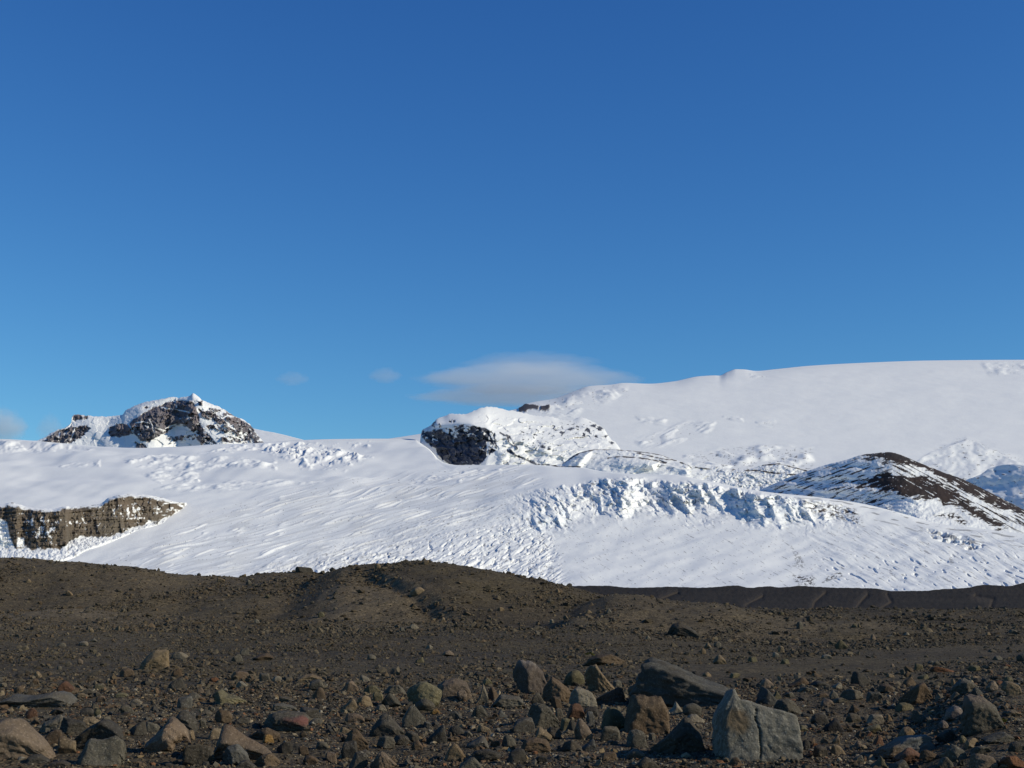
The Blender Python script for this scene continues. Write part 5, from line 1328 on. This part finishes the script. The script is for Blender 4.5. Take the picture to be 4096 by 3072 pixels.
# ---- moss ----------------------------------------------------------------------------------
tmoss = NT('moss')
_v = tmoss.n('ShaderNodeTexCoord').outputs['Object']
M_moss = tmoss.out(tmoss.mix(tmoss.noise(_v, 30, 4), (0.045, 0.045, 0.012), (0.12, 0.115, 0.03)), None, 1.0, 0.0)
for k, (u, y, wpx, lab) in enumerate([(512.25 + 1000 / 12.955, 640 + 205 / 12.955, 11, 'dark green moss clump beyond the rock pile'), (853.25 + 1915 / 12.955, 640 + 1065 / 12.955, 13, 'yellow green moss clump right of the tan topped boulder')]):
    x, r_, z = hit(u, y)
    rs = np.random.RandomState(900 + k)
    n = 900
    R_ = 0.5 * wpx * r_ / F
    a = rs.rand(n) * 2 * np.pi; q = np.sqrt(rs.rand(n))
    cx, cy = np.cos(a) * q * R_, np.sin(a) * q * R_ * 0.7
    cz = 0.45 * R_ * (1 - q ** 2) * (0.6 + 0.6 * rs.rand(n))
    s = R_ * 0.10
    d1 = rs.randn(n, 3) * s; d2 = rs.randn(n, 3) * s; d3 = rs.randn(n, 3) * s
    C_ = np.stack([cx, cy, cz], -1)
    co = np.stack([C_ + d1, C_ + d2, C_ + d3], 1).reshape(-1, 3)
    o = mesh_obj('moss_clump', co, np.arange(3 * n).reshape(n, 3), M_moss, False)
    o.location = (x, r_, z)
    tag(o, lab, 'moss')

# ---- loose stones of the plain: one uncountable mass ----------------------------------------------
ROCKX = np.array([[r['x'], r['y'], r['W']] for r in rocks])


LOOSE = []


def scatter(n, rmin, rmax, smin, smax, dens, level, seed, flatness=0.65, umin=-120, umax=1140, palette=None, power=2.6):
    rs = np.random.RandomState(seed)
    # even on the ground between two distances
    m = int(n * 2.5)
    r = np.sqrt(rs.rand(m) * (rmax ** 2 - rmin ** 2) + rmin ** 2)
    u = umin + rs.rand(m) * (umax - umin)
    x = (u - 512) / F * CP * r
    keep = rs.rand(m) < dens(u, r, x)
    x, r, u = x[keep][:n], r[keep][:n], u[keep][:n]
    n = len(x)
    size = smin * (1 - rs.rand(n) * (1 - (smin / smax) ** power)) ** (-1 / power)
    size = np.minimum(size, 9.0 * r / F * (0.6 + 0.4 * rs.rand(n)))
    z = zfun(x, r)
    d, f = ico(level)
    nv = len(d)
    sh = 1 + 0.32 * rs.randn(n, nv) * (0.75 if level > 1 else 1)
    sh = np.clip(sh, 0.55, 1.5)
    P = d[None] * sh[..., None] * size[:, None, None] * 0.5
    P = P * np.stack([0.8 + 0.6 * rs.rand(n), 0.8 + 0.6 * rs.rand(n), flatness * (0.6 + 0.8 * rs.rand(n))], -1)[:, None, :]
    th = rs.rand(n) * 2 * np.pi; tl = 0.5 * rs.randn(n)
    ct, st_ = np.cos(tl)[:, None], np.sin(tl)[:, None]
    X, Z = P[..., 0] * ct - P[..., 2] * st_, P[..., 0] * st_ + P[..., 2] * ct
    c, s = np.cos(th)[:, None], np.sin(th)[:, None]
    Xr, Yr = X * c - P[..., 1] * s, X * s + P[..., 1] * c
    co = np.stack([Xr + x[:, None], Yr + r[:, None], Z + (z + size * 0.12)[:, None]], -1).reshape(-1, 3)
    faces = (f[None] + (np.arange(n) * nv)[:, None, None]).reshape(-1, 3)
    pal = np.array(palette)
    ci = pal[rs.randint(0, len(pal), n)] * (0.7 + 0.6 * rs.rand(n))[:, None]
    colr = np.concatenate([np.repeat(ci, nv, 0), np.ones((n * nv, 1))], -1)
    LOOSE.append((co, faces, colr))


ts = NT('loose_stone')
_v = ts.n('ShaderNodeTexCoord').outputs['Object']
_a = ts.n('ShaderNodeAttribute', attribute_name='tint').outputs['Color']
_n = ts.noise(_v, 25.0, 4, 0.7)
_c = ts.mix(ts.ramp(_n, [(0.3, 0.6), (0.6, 0.0)]), _a, ts.mix(0.5, _a, (0.02, 0.02, 0.02)))
M_st = ts.out(_c, ts.bump(_n, 0.5, 0.01), 0.9, 0.15)
PAL = [(0.045, 0.043, 0.042), (0.065, 0.060, 0.055), (0.085, 0.078, 0.068), (0.05, 0.05, 0.052), (0.11, 0.10, 0.085), (0.08, 0.062, 0.048), (0.14, 0.12, 0.095), (0.055, 0.045, 0.036), (0.10, 0.072, 0.052)]
PAL = [(a * 1.05, b * 0.92, c * 0.70) for a, b, c in PAL]
PALM = [(a * 0.55 + 0.034, b * 0.55 + 0.027, c * 0.55 + 0.016) for a, b, c in PAL]
PALS = PAL + [(0.20, 0.14, 0.07), (0.26, 0.20, 0.12), (0.16, 0.075, 0.035), (0.22, 0.19, 0.14), (0.10, 0.085, 0.06), (0.05, 0.042, 0.03), (0.04, 0.034, 0.026), (0.06, 0.05, 0.036)]


def bare(u, r, x):
    """sandy strips with few stones"""
    k = np.ones_like(r)
    rt = CAMZ * F / np.maximum(1, np.interp(u, [650, 760, 900, 1024], [682, 676, 664, 655]) - YH)
    rb = CAMZ * F / np.maximum(1, np.interp(u, [650, 760, 900, 1024], [668, 660, 650, 640]) - YH)
    k = k * (1 - 0.9 * sstep(-3, 2, r - rt) * sstep(3, -2, r - rb) * sstep(640, 700, u))
    return k


d_near = lambda u, r, x: bare(u, r, x) * (0.25 + 0.75 * sstep(-0.2, 0.35, fbm(x / 2.0, r / 2.6, 511, 3)))
d_mid = lambda u, r, x: bare(u, r, x) * (0.25 + 0.75 * sstep(-0.1, 0.4, fbm(x / 4, r / 8, 513, 3)))
d_hill = lambda u, r, x: 0.15 + 0.85 * sstep(0.0, 0.5, fbm(x / 6, r / 9, 515, 3))
scatter(80000, 9.5, 28, 0.016, 0.12, d_near, 1, 601, palette=PALS, power=2.8)
scatter(2600, 10.0, 34, 0.07, 0.22, d_near, 2, 603, palette=PAL, power=2.4)
scatter(42000, 26, 68, 0.035, 0.22, d_mid, 1, 605, palette=PALM, power=2.4)
scatter(34000, 58, 106, 0.07, 0.40, d_hill, 1, 607, palette=PALM, power=2.5)

base_i = np.cumsum([0] + [len(c) for c, _, _ in LOOSE])
o = mesh_obj('gravel', np.concatenate([c for c, _, _ in LOOSE]), np.concatenate([f + b for (_, f, _), b in zip(LOOSE, base_i)]), M_st, False, None, np.concatenate([k for _, _, k in LOOSE]))
tag(o, 'loose gravel and small stones strewn over the dark plain and mounds', 'gravel', kind='stuff')

# ----------------------------------------------------------------------------
# clouds: thin lens of vapour far behind the dome
# ----------------------------------------------------------------------------
def cloud(label, u0, y0, u1, y1, dens, D=16000.0, thick=0.35, seed=0.0, soft=1.0, tilt=0.0):
    uc, yc = 0.5 * (u0 + u1), 0.5 * (y0 + y1)
    c = unproj(np.array(uc), np.array(yc), D)
    W = (u1 - u0) / F * D; Hh = (y1 - y0) / F * D
    d, f = ico(4)
    # flat-based lens with an irregular rim
    P = d.copy()
    n = fbm3(P * 1.7 + seed, int(seed) % 30, 3)
    P = P * (1 + 0.12 * n)[:, None]
    P[:, 2] = np.where(P[:, 2] < 0, P[:, 2] * 0.8, P[:, 2])
    co = P * np.array([W * 0.5, W * 0.5 * thick, Hh * 0.5])
    t = NT('cloud_vapour')
    tc = t.n('ShaderNodeTexCoord')
    mp = t.n('ShaderNodeMapping'); t.l(tc.outputs['Object'], mp.inputs['Vector'])
    mp.inputs['Scale'].default_value = (2 / W, 2 / (W * thick), 2 / Hh)
    sx = t.n('ShaderNodeSeparateXYZ'); t.l(mp.outputs[0], sx.inputs[0])
    r2 = t.math('ADD', t.math('POWER', t.math('ABSOLUTE', sx.outputs[0]), 2.0), t.math('POWER', t.math('ABSOLUTE', sx.outputs[1]), 2.0))
    lens = t.math('ADD', r2, t.math('MULTIPLY', t.math('ABSOLUTE', sx.outputs[2]), 0.95))
    mp2 = t.n('ShaderNodeMapping'); t.l(mp.outputs[0], mp2.inputs['Vector']); mp2.inputs['Location'].default_value = (seed, seed * 1.7, seed * 0.6)
    mp2.inputs['Scale'].default_value = (2.4, 2.4, 1.5)
    nz = t.noise(mp2.outputs[0], 1.5, 4, 0.5)
    dd = t.math('ADD', lens, t.math('MULTIPLY', t.math('SUBTRACT', nz, 0.5), 0.9 * soft))
    den = t.ramp(dd, [(0.45, 1.0), (0.8, 0.6), (0.98, 0.0)])
    pv = t.n('ShaderNodeVolumePrincipled')
    pv.inputs['Color'].default_value = (0.97, 0.97, 0.98, 1)
    pv.inputs['Anisotropy'].default_value = 0.1
    t.l(t.math('MULTIPLY', den, dens), pv.inputs['Density'])
    om = t.n('ShaderNodeOutputMaterial'); t.l(pv.outputs[0], om.inputs['Volume'])
    o = mesh_obj('cloud', co, f, t.m, True)
    o.location = tuple(c)
    o.rotation_euler = (0, tilt, 0)
    tag(o, label, 'cloud')
    return o


big = bpy.data.objects.new('cloud', None)
COL.objects.link(big)
big.location = tuple(unproj(np.array(520.0), np.array(382.0), 16000.0))
tag(big, 'long flat grey lens cloud hovering over the black outcrop', 'cloud')
for (a_, b_, c_, d_, de_, sd2) in ((402, 360, 652, 398, 0.0016, 3.1), (396, 384, 640, 409, 0.0016, 4.4), (455, 350, 610, 377, 0.0008, 6.3)):
    ly = cloud('', a_, b_, c_, d_, de_, seed=sd2, soft=1.25, D=16000.0 + 300 * (sd2 - 3))
    for k_ in ('label', 'category'):
        if k_ in ly: del ly[k_]
    ly.name = 'cloud_layer'
    ly.parent = big
    ly.location = ly.location - big.location
cloud('tiny pale wisp of cloud left of the lens cloud', 366, 366, 404, 386, 0.0024, seed=7.7, soft=1.4)
cloud('faint small wisp of cloud in the sky between peak and outcrop', 274, 370, 312, 388, 0.0017, seed=5.2, soft=1.6)
cloud('soft pale cloud at the left edge behind the glacier', -40, 405, 32, 450, 0.0042, seed=9.4, soft=1.3)
cloud('thin cloud scrap just left of the rocky peak', 34, 412, 66, 446, 0.0030, seed=12.6, soft=1.4)

# ----------------------------------------------------------------------------
# light
# ----------------------------------------------------------------------------
ELEV, AZI = math.radians(27.0), math.radians(104.0)
S = Vector((math.cos(ELEV) * math.sin(AZI), math.cos(ELEV) * math.cos(AZI), math.sin(ELEV)))
sd_ = bpy.data.lights.new('sun', 'SUN')
sd_.energy = 3.95
sd_.angle = math.radians(0.5)
sd_.color = (1.0, 0.925, 0.755)
so = bpy.data.objects.new('sun', sd_)
COL.objects.link(so)
so.rotation_euler = (-S).to_track_quat('-Z', 'Y').to_euler()

w = bpy.data.worlds.new('World')
sc.world = w
w.use_nodes = True
wt = w.node_tree
bg = wt.nodes['Background']
sky = wt.nodes.new('ShaderNodeTexSky')
sky.sky_type = 'NISHITA'
sky.sun_disc = False
sky.sun_elevation = ELEV
sky.sun_rotation = AZI
sky.altitude = 900
sky.air_density = 1.0
sky.dust_density = 0.3
sky.ozone_density = 3.0
# the clear subpolar sky is deeper and bluer than the model's: contrast and tint of the whole sky
sc1 = wt.nodes.new('ShaderNodeVectorMath'); sc1.operation = 'SCALE'; sc1.inputs['Scale'].default_value = 0.09
wt.links.new(sky.outputs[0], sc1.inputs[0])
sp_ = wt.nodes.new('ShaderNodeSeparateXYZ'); wt.links.new(sc1.outputs[0], sp_.inputs[0])
ml = wt.nodes.new('ShaderNodeCombineXYZ')
for k_, (pw, am) in enumerate(((1.52, 1.16), (1.27, 1.31), (0.92, 1.19))):
    pn = wt.nodes.new('ShaderNodeMath'); pn.operation = 'POWER'; pn.inputs[1].default_value = pw
    mn = wt.nodes.new('ShaderNodeMath'); mn.operation = 'MULTIPLY'; mn.inputs[1].default_value = am * 10
    wt.links.new(sp_.outputs[k_], pn.inputs[0]); wt.links.new(pn.outputs[0], mn.inputs[0]); wt.links.new(mn.outputs[0], ml.inputs[k_])
wt.links.new(ml.outputs[0], bg.inputs[0])
bg.inputs[1].default_value = 0.10

vs_ = sc.view_settings
vs_.view_transform = 'Standard'
vs_.look = 'None'
vs_.exposure = 0.0
vs_.gamma = 1.0
vs_.use_curve_mapping = False
sc.cycles.volume_bounces = 3
